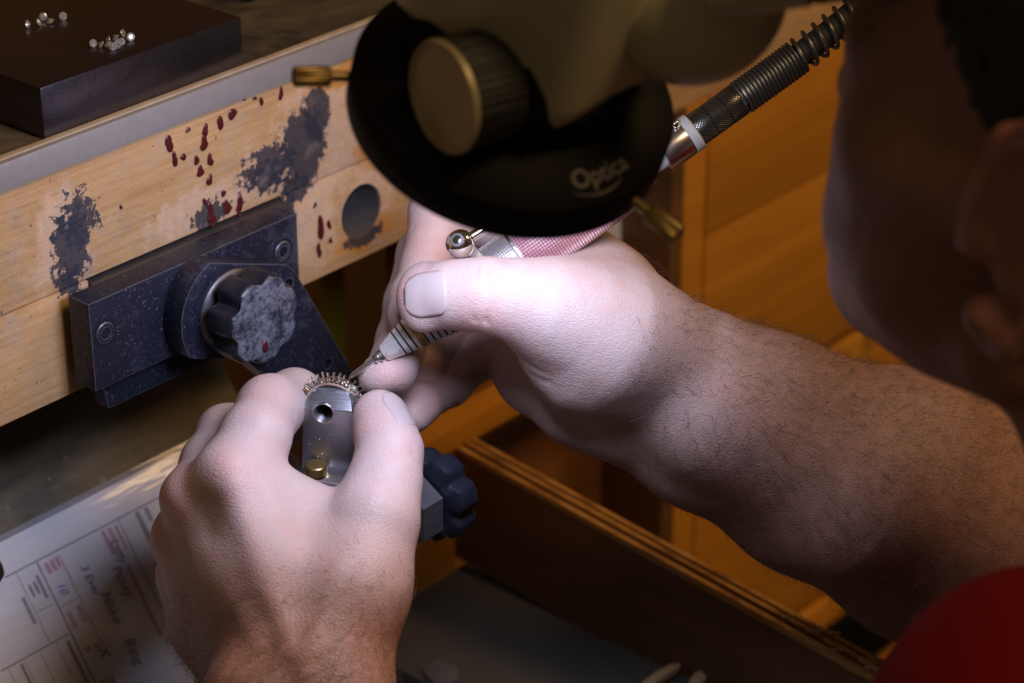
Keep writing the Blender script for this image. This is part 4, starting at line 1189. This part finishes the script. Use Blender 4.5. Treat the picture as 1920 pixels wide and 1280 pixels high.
hv, hfs = hairs(RV, RN, w_right, 4600, lambda p: unit(rw - re_) * -.4 + np.array([.15, .25, -.55]), (4, 12), .055, .6)
o = mesh('forearm_hair', hv, hfs, 'arm_hair_brown', person, smooth=False); o['kind'] = 'stuff'
def w_left(V):
    s_ = (V - P(480, 950, 866)) @ unit(lw_ - la_); x = (V - P(545, 1100, 860)) @ unit(P(300, 1100, 860) - P(545, 1100, 860))
    return ramp01(s_, 15, 70) * (.3 + ramp01(LN @ unit(CAMPOS), -.3, .6) * .5 + ramp01(x, 15, 40) * .8) * ramp01(-s_, -110, -90)
hv, hfs = hairs(LV, LN, w_left, 2800, lambda p: unit(P(300, 1150, 870) - P(600, 1100, 850)) + np.array([0, 0, -.25]), (3, 9), .05, .7)
o = mesh('forearm_hair', hv, hfs, 'arm_hair_brown', person, smooth=False); o['kind'] = 'stuff'

# ---------------- hair of the head
HFd = Field(HC - 135, HC + 150, 3.0)
def build_hair():
    f = HFd; G = f.blank(); hax = (hr, hf, hu)
    f.ell(G, HL(0, -17, 46), hax, (77.5, 96, 83), 8)
    f.ell(G, HL(0, 78, -25), hax, (120, 74, 104), 6, sub=True)          # face opening
    f.ell(G, HL(0, -40, -78), hax, (120, 120, 62), 6, sub=True)       # nape
    for s_ in (-1, 1): f.ell(G, HL(s_ * 92, -6, 6), hax, (26, 27, 36), 5, sub=True)
    return G
hvv, hq = HFd.mesh(build_hair())
hvv = hvv + RNG.normal(0, .5, hvv.shape)
mesh('hair', hvv, hq, 'hair_dark', person, angle=None)

# ---------------- shirt
SF = Field((-340, -660, -420), (430, -180, 60), 4.0)
def build_shirt():
    f = SF; G = f.blank(); RS = NB + np.array([190, -20, -60])
    f.cap(G, NB + np.array([0, -25, -45]), 88, NB + np.array([0, -40, -100]), 106, 25)
    f.cap(G, NB + np.array([-20, -30, -60]), 78, LS, 54, 30); f.cap(G, NB + np.array([20, -30, -60]), 78, RS, 56, 30)
    LE = np.array([-190, -330, -250.]); f.cap(G, LS, 53, LS + (LE - LS) * .72, 50, 20)
    RE = P(2050, 1075, 1008); f.cap(G, RS, 54, RS + (RE - RS) * .62, 52, 20)
    f.cap(G, NB + np.array([0, -40, -90]), 122, NB + np.array([0, -60, -260]), 132, 30)
    f.cap(G, NB + np.array([0, 20, 40]), 50, NB + np.array([0, 6, 12]), 62, 6) if 0 else None
    return G
sv, sq = SF.mesh(build_shirt())
sv = sv + (np.sin(sv @ np.array([.05, .031, .04])) * np.sin(sv @ np.array([-.02, .06, .05])) * 3)[:, None] * np.array([.5, .4, .6])
mesh('shirt', sv, sq, 'red_cotton', person, angle=None)

# ================================================================== small things
# steel filings dusted over the holder and the fingertips beside it
def filings(name, pts, nrm, r, label):
    vs = []; fs = []
    for p, n_ in zip(pts, nrm):
        q = RNG.normal(0, 1, (4, 3)); q /= np.linalg.norm(q, axis=1, keepdims=True); o_ = len(vs); s_ = r * (.5 + RNG.random())
        vs += [p + n_ * .1 + a * s_ for a in q]; fs += [(o_, o_ + 1, o_ + 2), (o_, o_ + 2, o_ + 3), (o_, o_ + 3, o_ + 1), (o_ + 1, o_ + 3, o_ + 2)]
    return tag(mesh(name, vs, fs, 'white_gold', None, smooth=False), label, 'filings', kind='stuff')
pts, nn = [], []
for i in range(420):
    a = RNG.random()
    if a < .45:      # heaped at the foot of the post
        u = RNG.normal(-1.5, 4.5); v = -22.5 + abs(RNG.normal(0, 2.2)); pts.append(C0 + he * np.clip(u, -9, 9) + EZ * v + hn * 8.05); nn.append(hn)
    elif a < .75:    # over the rounded shoulder behind the bevel
        t = RNG.random() * PI * .9; pts.append(C0 + (he * math.cos(t) + EZ * math.sin(t)) * 9.3 + hn * (-1 + 5 * RNG.random())); nn.append(he * math.cos(t) + EZ * math.sin(t))
    else:
        pts.append(C0 + he * (RNG.random() * 17 - 8.5) + EZ * (RNG.random() * 22 - 22) + hn * 8.02); nn.append(hn)
filings('metal_filings', pts, nn, .13, 'bright metal filings dusted over the steel ring holder')
ids = np.concatenate([np.where(np.linalg.norm(LV - P(700, 760, 890), axis=1) < 13)[0], np.where(np.linalg.norm(RV - P(700, 690, 905), axis=1) < 11)[0], np.where(np.linalg.norm(LV - P(585, 730, 915), axis=1) < 10)[0]])
ids = RNG.choice(ids, 160); AV = np.concatenate([LV, RV]); 
idl = np.where(np.linalg.norm(LV - P(700, 760, 890), axis=1) < 13)[0]; idr = np.where(np.linalg.norm(RV - P(700, 690, 905), axis=1) < 11)[0]
ql = RNG.choice(idl, 90); qr = RNG.choice(idr, 70)
filings('metal_filings', np.concatenate([LV[ql], RV[qr]]), np.concatenate([LN[ql], RN[qr]]), .11, 'bright metal filings clinging to the fingertips beside the ring')

# yellow strip hanging under the bench
y0 = on(604, 500, 1, 120)
tag(box('yellow_rule', (y0[0] - 2, 118, -215), (y0[0] + 13, 121, 42.1), 'yellow_paint', None, .5), 'yellow flat strip hanging under the bench behind the bracket', 'ruler')
# dark tool handle at the edge of the view, on the bag
hb = hit(-62, 1085, S0, SNn) + SNn * 9
tag(lathe('tool_handle', [(2, -40), (6, -38), (7.5, -20), (6.5, 0), (7.6, 12), (5.5, 16), (.01, 17)], hb - EX * 8, unit(EX + SNn * .1), 'dark_handle', None, 24), 'dark rounded tool handle lying on the plastic bag', 'handle')
# paper slip and bag corner pinned on the brown panel
sp_ = on(1165, 392, 1, 36)
vs = [sp_ + np.array([-22, 0, 30]), sp_ + np.array([16, -3, 34]), sp_ + np.array([12, -9, -2]), sp_ + np.array([-6, -6, -14]), sp_ + np.array([-24, -2, -4])]
vs2 = [v + np.array([0, .4, 0]) for v in vs]
tag(mesh('paper_slip', vs + vs2, [(0, 1, 2, 3, 4), (9, 8, 7, 6, 5)] + [(i, (i + 1) % 5, 5 + (i + 1) % 5, 5 + i) for i in range(5)], 'paper_white', None, smooth=False), 'white paper slip hanging on the brown panel behind the microscope ring', 'paper')
# wooden sticks and a pale scrap in the tray
def stick(px0, py0, px1, py1, r, label):
    a = on(px0, py0, 2, -224); b = on(px1, py1, 2, -222)
    t = unit(b - a); X_, Y_, _ = frame(t, EZ)
    vs, fs = tube_data([a, a + t * 3, (a + b) / 2 + EZ * .6, b - t * 3, b], [r * .5, r, r * 1.1, r * .95, r * .4], 6)
    tag(mesh('wood_stick', vs, fs, 'splinter_wood', None, angle=20), label, 'stick', 'wood offcuts on the tray floor')
stick(1296, 1290, 1352, 1234, 3.2, 'pale split wooden stick on the tray floor by the side wall')
stick(1205, 1290, 1275, 1246, 2.6, 'darker wooden stick on the tray floor, left of the pale one')
sc0 = on(742, 1268, 2, -226)
vs = [np.array([a, b, c]) for a, b, c in ((61, -58, -225.6), (70, -62, -224.8), (77, -54, -225.4), (73, -46, -223.5), (66, -43, -225.2), (62, -50, -224.2), (68, -53, -223.4))]
tag(mesh('pale_scrap', vs, [(0, 1, 6), (1, 2, 6), (2, 3, 6), (3, 4, 6), (4, 5, 6), (5, 0, 6), (5, 4, 3, 2, 1, 0)], 'hole_liner', None, smooth=False), 'crumpled grey scrap on the tray floor below the hand', 'scrap')
# black case with white labels on the lowest drawer front
bx = on(1640, 1165, 1, -6)
case = thing('label_holder', bx, 'black and white label holder on the lower drawer front', 'label holder')
box('plate', (bx[0] - 48, -7, bx[2] - 26), (bx[0] + 60, -.7, bx[2] + 18), 'scope_black', case, .8)
box('card', (bx[0] + 6, -8, bx[2] + 2), (bx[0] + 34, -6.8, bx[2] + 14), 'paper_white', case, .2)
box('card', (bx[0] + 36, -8, bx[2] - 16), (bx[0] + 58, -6.8, bx[2] - 4), 'paper_white', case, .2)
